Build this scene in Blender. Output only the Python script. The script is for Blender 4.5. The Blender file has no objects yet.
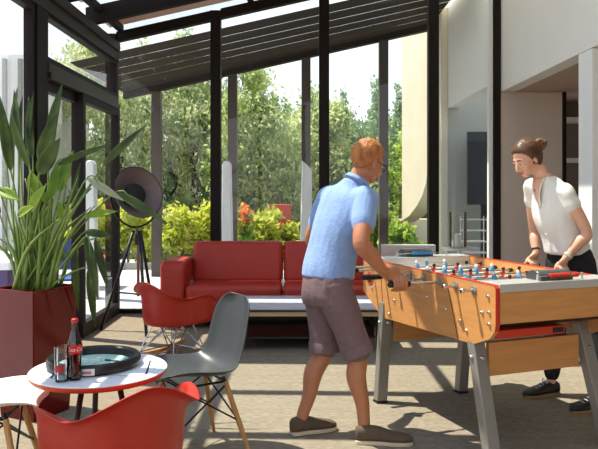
import bpy, bmesh, math, random
import numpy as np
from mathutils import Vector, Matrix, noise
R = math.radians
PI = math.pi
scene = bpy.context.scene
COL = scene.collection
V = Vector

# ------------------------------------------------------------------ camera numbers
EYE = 1.41           # camera height; the camera looks level along +Y
FPX = 680.0
HOR = 190.0


def wp(px, py, y):
    """world point at depth y seen at photo pixel (px, py) - used to measure sizes"""
    return V(((px - 299) * y / FPX, y, EYE - (py - HOR) * y / FPX))


def roof_z(x):
    return 3.09 + 0.224 * (x + 2.145)


# ------------------------------------------------------------------ materials
def lin(c):
    return tuple(((v / 255) / 12.92 if v / 255 <= 0.04045 else ((v / 255 + 0.055) / 1.055) ** 2.4) for v in c) + (1.0,)


MATS = {}


def mat(name, rgb, rough=0.5, metal=0.0, spec=0.5, noise_scale=None, noise_amt=0.08, stretch=(1, 1, 1), bump=0.0,
        bump_scale=None, transl=0.0, coat=0.0, emit=0.0, sheen=0.0):
    if name in MATS:
        return MATS[name]
    m = bpy.data.materials.new(name)
    m.use_nodes = True
    nt = m.node_tree
    b = nt.nodes['Principled BSDF']
    col = lin(rgb)
    b.inputs['Base Color'].default_value = col
    b.inputs['Roughness'].default_value = rough
    b.inputs['Metallic'].default_value = metal
    b.inputs['Specular IOR Level'].default_value = spec
    b.inputs['Coat Weight'].default_value = coat
    if sheen:
        b.inputs['Sheen Weight'].default_value = sheen
    if emit:
        b.inputs['Emission Color'].default_value = col
        b.inputs['Emission Strength'].default_value = emit
    if noise_scale or bump:
        tc = nt.nodes.new('ShaderNodeTexCoord')
        mp = nt.nodes.new('ShaderNodeMapping')
        mp.inputs['Scale'].default_value = stretch
        nt.links.new(tc.outputs['Object'], mp.inputs['Vector'])
    if noise_scale:
        nz = nt.nodes.new('ShaderNodeTexNoise')
        nz.inputs['Scale'].default_value = noise_scale
        nz.inputs['Detail'].default_value = 5
        nt.links.new(mp.outputs['Vector'], nz.inputs['Vector'])
        rp = nt.nodes.new('ShaderNodeValToRGB')
        rp.color_ramp.elements[0].position = 0.3
        rp.color_ramp.elements[1].position = 0.7
        rp.color_ramp.elements[0].color = tuple(max(0, c * (1 - noise_amt)) for c in col[:3]) + (1,)
        rp.color_ramp.elements[1].color = tuple(min(1, c * (1 + noise_amt)) for c in col[:3]) + (1,)
        nt.links.new(nz.outputs['Fac'], rp.inputs['Fac'])
        nt.links.new(rp.outputs['Color'], b.inputs['Base Color'])
    if bump:
        n2 = nt.nodes.new('ShaderNodeTexNoise')
        n2.inputs['Scale'].default_value = bump_scale or 40
        n2.inputs['Detail'].default_value = 3
        nt.links.new(mp.outputs['Vector'], n2.inputs['Vector'])
        bp = nt.nodes.new('ShaderNodeBump')
        bp.inputs['Strength'].default_value = bump
        bp.inputs['Distance'].default_value = 0.01
        nt.links.new(n2.outputs['Fac'], bp.inputs['Height'])
        nt.links.new(bp.outputs['Normal'], b.inputs['Normal'])
    if transl:
        tr = nt.nodes.new('ShaderNodeBsdfTranslucent')
        tr.inputs['Color'].default_value = tuple(min(1, c * 1.5) for c in col[:3]) + (1,)
        mx = nt.nodes.new('ShaderNodeMixShader')
        mx.inputs['Fac'].default_value = transl
        nt.links.new(b.outputs['BSDF'], mx.inputs[1])
        nt.links.new(tr.outputs['BSDF'], mx.inputs[2])
        nt.links.new(mx.outputs['Shader'], nt.nodes['Material Output'].inputs['Surface'])
    MATS[name] = m
    return m


def glass_mat(name, tint=(1, 1, 1), refl=1.0, ior=1.5):
    if name in MATS:
        return MATS[name]
    m = bpy.data.materials.new(name)
    m.use_nodes = True
    nt = m.node_tree
    nt.nodes.remove(nt.nodes['Principled BSDF'])
    t = nt.nodes.new('ShaderNodeBsdfTransparent')
    t.inputs['Color'].default_value = tint + (1,)
    g = nt.nodes.new('ShaderNodeBsdfGlossy')
    g.inputs['Roughness'].default_value = 0.0
    f = nt.nodes.new('ShaderNodeFresnel')
    f.inputs['IOR'].default_value = ior
    mu = nt.nodes.new('ShaderNodeMath')
    mu.operation = 'MULTIPLY'
    mu.inputs[1].default_value = refl
    nt.links.new(f.outputs['Fac'], mu.inputs[0])
    mx = nt.nodes.new('ShaderNodeMixShader')
    nt.links.new(mu.outputs[0], mx.inputs['Fac'])
    nt.links.new(t.outputs[0], mx.inputs[1])
    nt.links.new(g.outputs[0], mx.inputs[2])
    nt.links.new(mx.outputs[0], nt.nodes['Material Output'].inputs['Surface'])
    MATS[name] = m
    return m


def leaf_mat(name, c1, c2, transl=0.35, scale=0.8):
    """leaf colour varies in patches; light comes through the leaf"""
    if name in MATS:
        return MATS[name]
    m = bpy.data.materials.new(name)
    m.use_nodes = True
    nt = m.node_tree
    b = nt.nodes['Principled BSDF']
    b.inputs['Roughness'].default_value = 0.5
    tc = nt.nodes.new('ShaderNodeTexCoord')
    nz = nt.nodes.new('ShaderNodeTexNoise')
    nz.inputs['Scale'].default_value = scale
    nz.inputs['Detail'].default_value = 6
    nt.links.new(tc.outputs['Object'], nz.inputs['Vector'])
    rp = nt.nodes.new('ShaderNodeValToRGB')
    rp.color_ramp.elements[0].position = 0.35
    rp.color_ramp.elements[1].position = 0.65
    rp.color_ramp.elements[0].color = lin(c1)
    rp.color_ramp.elements[1].color = lin(c2)
    nt.links.new(nz.outputs['Fac'], rp.inputs['Fac'])
    nt.links.new(rp.outputs['Color'], b.inputs['Base Color'])
    tr = nt.nodes.new('ShaderNodeBsdfTranslucent')
    nt.links.new(rp.outputs['Color'], tr.inputs['Color'])
    mx = nt.nodes.new('ShaderNodeMixShader')
    mx.inputs['Fac'].default_value = transl
    nt.links.new(b.outputs['BSDF'], mx.inputs[1])
    nt.links.new(tr.outputs['BSDF'], mx.inputs[2])
    nt.links.new(mx.outputs['Shader'], nt.nodes['Material Output'].inputs['Surface'])
    MATS[name] = m
    return m


def carpet_mat():
    m = bpy.data.materials.new('carpet')
    m.use_nodes = True
    nt = m.node_tree
    b = nt.nodes['Principled BSDF']
    b.inputs['Roughness'].default_value = 0.95
    b.inputs['Specular IOR Level'].default_value = 0.1
    tc = nt.nodes.new('ShaderNodeTexCoord')

    def nz(scale, st, detail=4):
        mp = nt.nodes.new('ShaderNodeMapping')
        mp.inputs['Scale'].default_value = st
        n = nt.nodes.new('ShaderNodeTexNoise')
        n.inputs['Scale'].default_value = scale
        n.inputs['Detail'].default_value = detail
        nt.links.new(tc.outputs['Object'], mp.inputs['Vector'])
        nt.links.new(mp.outputs['Vector'], n.inputs['Vector'])
        return n
    a = nz(70, (0.3, 1.6, 1))
    c = nz(9, (0.25, 2.2, 1))
    mx = nt.nodes.new('ShaderNodeMix')
    mx.inputs[0].default_value = 0.22
    nt.links.new(a.outputs['Fac'], mx.inputs[2])
    nt.links.new(c.outputs['Fac'], mx.inputs[3])
    rp = nt.nodes.new('ShaderNodeValToRGB')
    rp.color_ramp.elements[0].position = 0.36
    rp.color_ramp.elements[1].position = 0.64
    rp.color_ramp.elements[0].color = lin((118, 108, 93))
    rp.color_ramp.elements[1].color = lin((152, 141, 123))
    nt.links.new(mx.outputs[0], rp.inputs['Fac'])
    nt.links.new(rp.outputs['Color'], b.inputs['Base Color'])
    bp = nt.nodes.new('ShaderNodeBump')
    bp.inputs['Strength'].default_value = 0.5
    bp.inputs['Distance'].default_value = 0.006
    nt.links.new(a.outputs['Fac'], bp.inputs['Height'])
    nt.links.new(bp.outputs['Normal'], b.inputs['Normal'])
    return m


def tile_mat(name, rgb, grout, sx=0.6, sy=0.6):
    m = bpy.data.materials.new(name)
    m.use_nodes = True
    nt = m.node_tree
    b = nt.nodes['Principled BSDF']
    b.inputs['Roughness'].default_value = 0.7
    tc = nt.nodes.new('ShaderNodeTexCoord')
    br = nt.nodes.new('ShaderNodeTexBrick')
    br.offset = 0.0
    br.inputs['Scale'].default_value = 1.0
    br.inputs['Brick Width'].default_value = sx
    br.inputs['Row Height'].default_value = sy
    br.inputs['Mortar Size'].default_value = 0.012
    br.inputs['Color1'].default_value = lin(rgb)
    br.inputs['Color2'].default_value = lin(tuple(c * 0.94 for c in rgb))
    br.inputs['Mortar'].default_value = lin(grout)
    nt.links.new(tc.outputs['Object'], br.inputs['Vector'])
    nt.links.new(br.outputs['Color'], b.inputs['Base Color'])
    return m


# ------------------------------------------------------------------ geometry collector
class G:
    def __init__(self):
        self.v = []
        self.f = []

    def add(self, verts, faces):
        o = len(self.v)
        self.v += [V(p) for p in verts]
        self.f += [tuple(i + o for i in f) for f in faces]
        return self

    def box(self, c, s, rot=None):
        c = V(c)
        hx, hy, hz = s[0] / 2, s[1] / 2, s[2] / 2
        vs = [V((x, y, z)) for x in (-hx, hx) for y in (-hy, hy) for z in (-hz, hz)]
        if rot is not None:
            vs = [rot @ p for p in vs]
        return self.add([p + c for p in vs], [(0, 1, 3, 2), (4, 6, 7, 5), (0, 4, 5, 1), (2, 3, 7, 6), (0, 2, 6, 4), (1, 5, 7, 3)])

    def bb(self, x0, x1, y0, y1, z0, z1):
        return self.box(((x0 + x1) / 2, (y0 + y1) / 2, (z0 + z1) / 2), (abs(x1 - x0), abs(y1 - y0), abs(z1 - z0)))

    def beam(self, p, q, w, h, up=(0, 0, 1)):
        """rectangular bar from p to q, w across, h along 'up'"""
        p, q = V(p), V(q)
        d = (q - p).normalized()
        s = d.cross(V(up)).normalized()
        u = s.cross(d).normalized()
        vs = []
        for e in (p, q):
            for a, b in ((-1, -1), (1, -1), (1, 1), (-1, 1)):
                vs.append(e + s * (a * w / 2) + u * (b * h / 2))
        return self.add(vs, [(3, 2, 1, 0), (4, 5, 6, 7), (0, 1, 5, 4), (1, 2, 6, 5), (2, 3, 7, 6), (3, 0, 4, 7)])

    def tube(self, pts, r, n=10, cap=True):
        pts = [V(p) for p in pts]
        rs = r if isinstance(r, (list, tuple)) else [r] * len(pts)
        rings = []
        t0 = (pts[1] - pts[0]).normalized()
        ref = V((0, 0, 1)) if abs(t0.z) < 0.9 else V((1, 0, 0))
        u = t0.cross(ref).normalized()
        for i, p in enumerate(pts):
            t = (pts[min(i + 1, len(pts) - 1)] - pts[max(i - 1, 0)]).normalized()
            u = (u - t * u.dot(t)).normalized()
            w = t.cross(u)
            rings.append((p, u * rs[i], w * rs[i]))
        return self.loft(rings, n, cap)

    def loft(self, rings, n=16, cap=True, power=2.0):
        """rings: (centre, vecU, vecV)"""
        vs, fs = [], []
        for c, u, w in rings:
            c, u, w = V(c), V(u), V(w)
            for k in range(n):
                a = 2 * PI * k / n
                ca, sa = math.cos(a), math.sin(a)
                if power != 2.0:
                    ca = math.copysign(abs(ca) ** (2 / power), ca)
                    sa = math.copysign(abs(sa) ** (2 / power), sa)
                vs.append(c + u * ca + w * sa)
        m = len(rings)
        for i in range(m - 1):
            for k in range(n):
                a, b = i * n + k, i * n + (k + 1) % n
                fs.append((a, b, b + n, a + n))
        if cap:
            fs.append(tuple(range(n - 1, -1, -1)))
            fs.append(tuple(range((m - 1) * n, m * n)))
        return self.add(vs, fs)

    def lathe(self, prof, c=(0, 0, 0), n=32, axis=None):
        """prof: (r, z) bottom to top about +Z at c, or about axis"""
        c = V(c)
        if axis is None:
            M = Matrix.Identity(3)
        else:
            M = V((0, 0, 1)).rotation_difference(V(axis).normalized()).to_matrix()
        rings = [(c + M @ V((0, 0, z)), M @ V((max(r, 1e-4), 0, 0)), M @ V((0, max(r, 1e-4), 0))) for r, z in prof]
        return self.loft(rings, n, True)

    def ell(self, c, r, M=None, n=16, m=10):
        c = V(c)
        if not isinstance(r, (tuple, list)):
            r = (r, r, r)
        M = M or Matrix.Identity(3)
        rings = []
        for i in range(m + 1):
            a = -PI / 2 + PI * i / m
            k = max(math.cos(a), 1e-3)
            rings.append((c + M @ V((0, 0, r[2] * math.sin(a))), M @ V((r[0] * k, 0, 0)), M @ V((0, r[1] * k, 0))))
        return self.loft(rings, n, True)

    def prism(self, poly, p0, ax, ay, az, depth):
        """2-D polygon (a,b) -> p0 + a*ax + b*ay, extruded depth along az"""
        p0, ax, ay, az = V(p0), V(ax), V(ay), V(az)
        n = len(poly)
        vs = [p0 + ax * a + ay * b for a, b in poly] + [p0 + ax * a + ay * b + az * depth for a, b in poly]
        fs = [tuple(range(n - 1, -1, -1)), tuple(range(n, 2 * n))]
        for i in range(n):
            j = (i + 1) % n
            fs.append((i, j, j + n, i + n))
        return self.add(vs, fs)

    def grid(self, fn, nu, nv):
        vs = [fn(i / (nu - 1), j / (nv - 1)) for i in range(nu) for j in range(nv)]
        fs = [(i * nv + j, i * nv + j + 1, (i + 1) * nv + j + 1, (i + 1) * nv + j) for i in range(nu - 1) for j in range(nv - 1)]
        return self.add(vs, fs)


def raw(name, g, off=V((0, 0, 0))):
    me = bpy.data.meshes.new(name)
    me.from_pydata([tuple(p - off) for p in g.v], [], g.f)
    bm = bmesh.new()
    bm.from_mesh(me)
    bmesh.ops.recalc_face_normals(bm, faces=bm.faces)
    bm.to_mesh(me)
    bm.free()
    me.update()
    return me


def obj(name, g, m, parent=None, smooth=None, bevel=0.0, seg=2, off=None, sub=0, solid=0.0, solid_off=0.0):
    """links the shape as ONE mesh object"""
    o_off = off if off is not None else (V(parent.get('_off', (0, 0, 0))) if parent is not None else V((0, 0, 0)))
    if isinstance(g, bpy.types.Mesh):
        me = g
        me.name = name
        me.transform(Matrix.Translation(-o_off))
    else:
        me = raw(name, g, o_off)
    o = bpy.data.objects.new(name, me)
    COL.objects.link(o)
    if m is not None:
        me.materials.append(m)
    if smooth:
        for p in me.polygons:
            p.use_smooth = True
        if isinstance(smooth, (int, float)) and smooth is not True:
            me.set_sharp_from_angle(angle=R(smooth))
    if parent is not None:
        o.parent = parent
        o['_off'] = tuple(o_off)
    if solid:
        md = o.modifiers.new('solid', 'SOLIDIFY')
        md.thickness = solid
        md.offset = solid_off
    if sub:
        md = o.modifiers.new('sub', 'SUBSURF')
        md.levels = sub
        md.render_levels = sub
    if bevel:
        md = o.modifiers.new('bevel', 'BEVEL')
        md.width = bevel
        md.segments = seg
        md.limit_method = 'ANGLE'
        md.angle_limit = R(35)
        md.harden_normals = False
    return o


def tag(o, label=None, cat=None, group=None, kind=None):
    if label:
        o['label'] = label
    if cat:
        o['category'] = cat
    if group:
        o['group'] = group
    if kind:
        o['kind'] = kind
    return o


def thing(name, label, cat, loc=(0, 0, 0), rz=0.0, group=None, world=False):
    """Empty at the thing's base; world=True: its parts are given in world coordinates"""
    o = bpy.data.objects.new(name, None)
    o.empty_display_size = 0.1
    COL.objects.link(o)
    o.location = loc
    o.rotation_euler = (0, 0, rz)
    tag(o, label, cat, group)
    o['_off'] = tuple(loc) if world else (0.0, 0.0, 0.0)
    return o


def struct(name, g, m, parent=None, **k):
    o = obj(name, g, m, parent, **k)
    if parent is None:
        o['kind'] = 'structure'
    return o


TMP = bpy.data.scenes.new('workbench')
TRASH = []


def remesh(g, voxel=0.006, smooth_it=3, fac=0.5, folds=None):
    """one continuous skin round everything collected in g"""
    me = raw('tmp', g)
    o = bpy.data.objects.new('tmp', me)
    TMP.collection.objects.link(o)
    md = o.modifiers.new('r', 'REMESH')
    md.mode = 'VOXEL'
    md.voxel_size = voxel
    if smooth_it:
        s = o.modifiers.new('s', 'SMOOTH')
        s.iterations = smooth_it
        s.factor = fac
    vl = TMP.view_layers[0]
    vl.update()
    res = bpy.data.meshes.new_from_object(o.evaluated_get(vl.depsgraph))
    TMP.collection.objects.unlink(o)
    TRASH.append(o)
    if folds:
        amp, sc, st = folds
        n = len(res.vertices)
        co = np.empty(n * 3, np.float32)
        nm = np.empty(n * 3, np.float32)
        res.vertices.foreach_get('co', co)
        res.vertex_normals.foreach_get('vector', nm)
        co = co.reshape(-1, 3)
        q = co * np.array([sc * st[0], sc * st[1], sc * st[2]])
        h = np.array([noise.noise(p) + 0.5 * noise.noise(p * 2.3) for p in q]) * amp
        co = co + nm.reshape(-1, 3) * h[:, None]
        res.vertices.foreach_set('co', co.astype(np.float32).ravel())
        res.update()
    return res


def cat_rom(pts, n):
    """smooth curve through tuples, n samples"""
    P = [np.array(p, float) for p in pts]
    P = [2 * P[0] - P[1]] + P + [2 * P[-1] - P[-2]]
    m = len(P) - 3
    out = []
    for k in range(n):
        t = k / (n - 1) * m
        i = min(int(t), m - 1)
        u = t - i
        a, b, c, d = P[i:i + 4]
        out.append(tuple(0.5 * ((2 * b) + (-a + c) * u + (2 * a - 5 * b + 4 * c - d) * u * u + (-a + 3 * b - 3 * c + d) * u ** 3)))
    return out


# ------------------------------------------------------------------ palette
M_floor = carpet_mat()
M_brown = mat('brown_frame', (30, 22, 18), 0.6, 0.0, 0.2, noise_scale=3, noise_amt=0.1)
M_brown2 = mat('bronze_rail', (54, 45, 36), 0.5, 0.1, 0.3, noise_scale=3, noise_amt=0.1)
M_oak = mat('rafter', (32, 24, 20), 0.7, 0.0, 0.2, noise_scale=2, noise_amt=0.15)
M_glass = glass_mat('window_glass', (0.97, 0.985, 0.975), 1.0)
M_roofglass = glass_mat('roof_glass', (0.9, 0.95, 0.97), 1.0)
M_white = mat('white_paint', (236, 233, 227), 0.6, noise_scale=2, noise_amt=0.02)
M_beige = mat('beige_plaster', (208, 192, 178), 0.7, noise_scale=2, noise_amt=0.03)
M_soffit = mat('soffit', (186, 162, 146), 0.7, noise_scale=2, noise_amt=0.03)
M_cream = mat('cream_wall', (232, 224, 200), 0.8, noise_scale=1.5, noise_amt=0.05)
M_blind = mat('blind_fabric', (186, 164, 152), 0.8, transl=0.22)
M_board = mat('louvre_board', (58, 50, 45), 0.8, 0.0, 0.2, noise_scale=2, noise_amt=0.2, stretch=(0.3, 4, 1))
M_terr = tile_mat('terrace_tiles', (196, 198, 198), (140, 142, 142), 0.5, 0.14)
M_fin = mat('fin_plaster', (206, 198, 176), 0.8, noise_scale=1.5, noise_amt=0.05)
M_ground = mat('earth', (104, 92, 66), 0.95, noise_scale=0.8, noise_amt=0.4)
M_sofa = mat('red_leather', (176, 50, 36), 0.42, spec=0.45, noise_scale=6, noise_amt=0.06, bump=0.15, bump_scale=90)
M_redsh = mat('red_shell', (172, 38, 23), 0.4, spec=0.45)
M_grey_sh = mat('grey_shell', (60, 62, 63), 0.38, spec=0.45)
M_white_sh = mat('white_shell', (236, 234, 230), 0.35)
M_maple = mat('maple', (190, 142, 86), 0.5, noise_scale=12, noise_amt=0.15, stretch=(6, 6, 0.6))
M_black = mat('black_metal', (20, 20, 22), 0.4, 0.4)
M_chrome = mat('chrome', (205, 206, 208), 0.18, 1.0)
M_steel = mat('steel', (158, 158, 156), 0.35, 0.8)
M_legmetal = mat('grey_metal', (142, 138, 130), 0.4, 0.35, noise_scale=5, noise_amt=0.05)
M_beech = mat('beech', (200, 140, 80), 0.45, noise_scale=7, noise_amt=0.1, stretch=(5, 0.7, 6))
M_beechx = mat('beech_end', (200, 140, 80), 0.45, noise_scale=7, noise_amt=0.1, stretch=(0.7, 5, 6))
M_rededge = mat('red_edge', (186, 50, 26), 0.4)
M_blackpl = mat('black_plastic', (22, 22, 23), 0.35)
M_alu = mat('aluminium', (206, 205, 200), 0.35, 0.5)
M_skin_m = mat('skin_tan', (178, 116, 82), 0.5, noise_scale=14, noise_amt=0.06)
M_skin_w = mat('skin_fair', (222, 168, 138), 0.5, noise_scale=14, noise_amt=0.05)
M_gloss_red = mat('red_lacquer', (102, 12, 9), 0.12, spec=0.3)

# ------------------------------------------------------------------ setting
# floor of the room
g = G().bb(-2.2, 3.6, -1.7, 7.86, -0.1, 0.0)
struct('floor', g, M_floor)
g = G().bb(-9, -2.2, -2, 14, -0.12, -0.02)
g.bb(-2.2, 7, 7.86, 12.2, -0.12, -0.02)
struct('terrace_floor', g, M_terr)
g = G().bb(-60, 60, -20, 90, -0.3, -0.13)
struct('ground', g, M_ground)

# back wall of glass: four bays
YB = 7.8
xs = [-2.145, -0.952, 0.287, 1.537, 2.27]
MW = 0.115


def win(name, g_frame, g_pane, m_frame=None, m_pane=None, extra=()):
    fr = struct(name, g_frame, m_frame or M_brown)
    obj('pane', g_pane, m_pane or M_glass, fr)
    for nm, gg, mm in extra:
        obj(nm, gg, mm, fr)
    return fr


for i in range(4):
    a, b = xs[i], xs[i + 1]
    g = G()
    wdt = MW if i < 3 else MW
    # left mullion of the bay (the corner post is trim_1)
    if i > 0:
        g.bb(a - wdt / 2, a + wdt / 2, YB - 0.06, YB + 0.06, 0, roof_z(a) + 0.10)
    x0 = a + wdt / 2 if i > 0 else a + 0.06
    x1 = b - wdt / 2 if i < 3 else b - 0.05
    # sloping head rail and sill
    g.prism([(x0, roof_z(x0) - 0.0), (x1, roof_z(x1) - 0.0), (x1, roof_z(x1) + 0.11), (x0, roof_z(x0) + 0.11)],
            (0, YB - 0.05, 0), (1, 0, 0), (0, 0, 1), (0, 1, 0), 0.1)
    g.bb(x0, x1, YB - 0.04, YB + 0.04, 0.0, 0.045)
    p = G().add([(x0, YB, 0.045), (x1, YB, 0.045), (x1, YB, roof_z(x1)), (x0, YB, roof_z(x0))], [(0, 1, 2, 3)])
    win('window_%d' % (i + 1), g, p)
struct('trim_1', G().bb(-2.2, -2.085, YB - 0.08, YB + 0.06, 0, roof_z(-2.15) + 0.10), M_brown)
g = G().bb(2.22, 2.298, YB - 0.06, YB + 0.06, 0, roof_z(2.25) + 0.10)
struct('trim_2', g, M_brown)
struct('trim_3', G().bb(2.172, 2.215, YB - 0.03, YB + 0.05, 0.0, roof_z(2.19) - 0.005), M_white)

# left wall of glass: fixed lights near, sliding doors by the corner
XL = -2.1


def lwin(name, y0, y1, z0, z1, fw=0.05, m_frame=None, depth=0.07, xo=0.0):
    x = XL + xo
    g = G()
    g.bb(x - depth / 2, x + depth / 2, y0, y0 + fw, z0, z1)
    g.bb(x - depth / 2, x + depth / 2, y1 - fw, y1, z0, z1)
    g.bb(x - depth / 2, x + depth / 2, y0 + fw, y1 - fw, z0, z0 + fw * 1.6)
    g.bb(x - depth / 2, x + depth / 2, y0 + fw, y1 - fw, z1 - fw, z1)
    p = G().add([(x, y0 + fw, z0 + fw * 1.6), (x, y1 - fw, z0 + fw * 1.6), (x, y1 - fw, z1 - fw), (x, y0 + fw, z1 - fw)], [(0, 1, 2, 3)])
    return win(name, g, p, m_frame)


struct('trim_4', G().bb(XL - 0.07, XL + 0.05, -1.7, YB - 0.09, 2.87, 2.975).bb(XL - 0.05, XL + 0.075, -1.7, YB - 0.09, 2.98, 3.07), M_brown2)
struct('trim_5', G().bb(XL - 0.06, XL + 0.05, 5.33, 5.56, 0, 2.865), M_brown)
struct('trim_6', G().bb(XL - 0.06, XL + 0.05, 3.0, 3.2, 0, 2.865), M_brown)
struct('trim_7', G().bb(XL - 0.05, XL + 0.055, 5.565, YB - 0.09, 2.38, 2.455).bb(XL - 0.05, XL + 0.075, 5.565, YB - 0.09, 2.325, 2.375), M_brown2)
lwin('window_5', 3.205, 5.325, 0.02, 2.865)
lwin('window_6', 0.4, 2.995, 0.02, 2.865)
lwin('window_7', 5.565, YB - 0.085, 2.46, 2.865, fw=0.03)
d1 = lwin('door_1', 5.6, 6.55, 0.02, 2.32, fw=0.085, xo=-0.03)
d2 = lwin('door_2', 6.4, YB - 0.09, 0.02, 2.32, fw=0.075, xo=0.035)
obj('door_handle', G().beam((XL + 0.1, 6.44, 0.95), (XL + 0.1, 6.44, 1.2), 0.02, 0.03, up=(0, 1, 0)), M_steel, d2)

# roof: rafters along X climbing to the right, glass on top, bars across, one fabric blind
RX0, RX1 = -2.2, 2.3
gp = G()
ztop = 0.19
gp.add([(RX0, -1.7, roof_z(RX0) + ztop), (RX1, -1.7, roof_z(RX1) + ztop), (RX1, 8.4, roof_z(RX1) + ztop), (RX0, 8.4, roof_z(RX0) + ztop)], [(0, 1, 2, 3)])
ceil = struct('ceiling', gp, M_roofglass)
raf_y = [6.95 - 0.83 * k for k in range(0, 11)]
for y in raf_y:
    g = G().prism([(RX0 + 0.03, roof_z(RX0 + 0.03)), (RX1, roof_z(RX1)), (RX1, roof_z(RX1) + 0.18), (RX0 + 0.03, roof_z(RX0 + 0.03) + 0.18)], (0, y - 0.04, 0), (1, 0, 0), (0, 0, 1), (0, 1, 0), 0.08)
    obj('rafter', g, M_oak, ceil)
for x in (-2.03, -0.55, 0.93):
    for k, y in enumerate(raf_y[:-1]):
        obj('glazing_bar', G().bb(x - 0.035, x + 0.035, y - 0.785, y - 0.045, roof_z(x) + 0.1, roof_z(x) + 0.165), M_oak, ceil)
    obj('glazing_bar', G().bb(x - 0.035, x + 0.035, 6.995, 7.745, roof_z(x) + 0.1, roof_z(x) + 0.165), M_oak, ceil)


def slope_slab(x0, x1, y0, y1, dz, th):
    return G().prism([(x0, roof_z(x0) + dz), (x1, roof_z(x1) + dz), (x1, roof_z(x1) + dz + th), (x0, roof_z(x0) + dz + th)], (0, y0, 0), (1, 0, 0), (0, 0, 1), (0, 1, 0), y1 - y0)


obj('roller_blind', slope_slab(-2.15, 1.14, 6.995, 7.74, 0.168, 0.004), M_blind, ceil)
obj('roller_blind', slope_slab(-2.15, 1.14, 6.165, 6.70, 0.168, 0.004), M_blind, ceil)
M_panel = mat('added_diffuser', (216, 214, 208), 0.8, transl=0.5)  # added out-of-view panels: stop direct sun, spread soft light on the right wall
for y in raf_y:
    obj('added_diffuser', slope_slab(1.15, 2.29, y - 0.789, y - 0.041, 0.165, 0.02), M_panel, ceil)
obj('added_diffuser', slope_slab(1.15, 2.29, 6.995, 8.4, 0.165, 0.02), M_panel, ceil)

# covered terrace beyond the glass: slatted boards on posts
can = struct('terrace_roof', slope_slab(-2.9, 2.28, 11.2, 11.36, 0.0, 0.2), M_board)
obj('added_diffuser', slope_slab(1.6, 2.29, 8.42, 11.19, 0.14, 0.02), M_panel, can)  # added above the boards to keep sun stripes off the facade
yb = 8.6
while yb < 11.15:
    obj('louvre_board', slope_slab(-2.9, 2.2, yb, min(yb + 0.418, 11.19), 0.1, 0.004), M_board, can)
    yb += 0.445
for x in (-2.36, -1.10, 0.116, 1.40):
    struct('terrace_post', G().bb(x - 0.075, x + 0.075, 11.21, 11.35, -0.02, roof_z(x) - 0.005), mat('post_brown', (84, 74, 66), 0.6, noise_scale=3, noise_amt=0.15))

# right side: white bulkhead with a recess under it
g = G().prism([(-1.7, 2.53), (YB + 0.05, 2.53), (YB + 0.05, 4.35), (-1.7, 4.35)], (2.302, 0, 0), (0, 1, 0), (0, 0, 1), (1, 0, 0), 0.16)
struct('wall_right', g, M_white)
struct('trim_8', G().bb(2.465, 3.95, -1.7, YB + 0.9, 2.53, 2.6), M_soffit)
struct('wall_back', G().bb(2.3, 3.0, YB - 0.05, YB + 0.04, 0.0, 2.525), M_beige)
struct('trim_9', G().bb(3.003, 3.045, YB - 0.06, YB + 0.05, 0.0, 2.525), M_brown)
nic = struct('wall_recess', G().bb(3.05, 3.95, YB + 0.8, YB + 0.9, 0, 2.525), mat('grey_wall', (120, 112, 104), 0.7))
for z in (1.25, 1.75, 2.25):
    obj('shelf', G().bb(3.06, 3.9, YB + 0.5, YB + 0.795, z, z + 0.05), M_white, nic)
struct('column', G().bb(2.3, 2.6, 5.34, 5.6, 0, 2.525), mat('column_white', (236, 236, 234), 0.5), bevel=0.006)
struct('wall_side', G().bb(3.95, 4.05, -1.7, YB + 0.9, 0, 2.6), M_beige)
struct('floor_recess', G().bb(3.6, 4.05, -1.7, YB + 0.9, -0.1, 0).bb(3.0, 3.6, 7.87, YB + 0.9, -0.1, 0), M_floor)
for k in range(4):  # unseen rear glazing, added to let sky light fill the room from behind
    a, b = -2.15 + 1.115 * k, -2.15 + 1.115 * (k + 1)
    g = G().bb(a, a + 0.08, -1.8, -1.71, 0, roof_z(a)).bb(a + 0.08, b, -1.78, -1.73, 0, 0.06)
    p = G().add([(a + 0.08, -1.755, 0.06), (b, -1.755, 0.06), (b, -1.755, roof_z(b)), (a + 0.08, -1.755, roof_z(a))], [(0, 1, 2, 3)])
    win('window_%d' % (8 + k), g, p)
struct('wall_rear', G().bb(2.32, 4.05, -1.8, -1.705, 0, 4.3), M_beige)
# ------------------------------------------------------------------ building across the terrace
g = G().bb(2.302, 2.47, YB + 0.06, 10.5, 2.68, 4.35)
fac = struct('facade', g, M_white)
struct('facade_back_wall', G().bb(2.3, 4.6, 10.5, 10.62, 0, 4.3), mat('sage_wall', (176, 178, 166), 0.8, noise_scale=2, noise_amt=0.03))
struct('facade_pier', G().bb(2.2, 2.296, 10.5, 10.75, 0, 4.3), M_cream)
struct('cream_facade', G().bb(2.62, 3.9, 13.3, 13.5, -0.1, 5.6).bb(1.6, 2.6, 13.3, 13.5, -0.1, 0.84), M_cream)
poly = []
for px, py in [(402, -40), (402, 218), (388, 222.5), (389, 224), (400, 222), (409, 216), (416, 207), (422, 196), (426, 183), (428, 168), (428, -40)]:
    y = (1.97 + 13 * .1923) / ((px - 299) / FPX + .1923)
    p = wp(px, py, y)
    poly.append(p)
# the fin stands at an angle, its broad face to the left
back = V((.98, .19, 0)) * .3
n_ = len(poly)
struct('facade_fin', G().add(poly + [p + back for p in poly], [tuple(range(n_)), tuple(range(2 * n_ - 1, n_ - 1, -1))] + [(i, (i + 1) % n_, (i + 1) % n_ + n_, i + n_) for i in range(n_)]), M_fin)
struct('neighbour_facade', G().bb(-11, -5.55, 14, 18, -0.1, 4.2), M_white)
for k in range(5):
    struct('facade_mullion', G().bb(-5.75 - k * 0.32, -5.68 - k * 0.32, 13.9, 13.99, -0.1, 4.1), mat('grey_trim', (150, 148, 142), 0.6))

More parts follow.
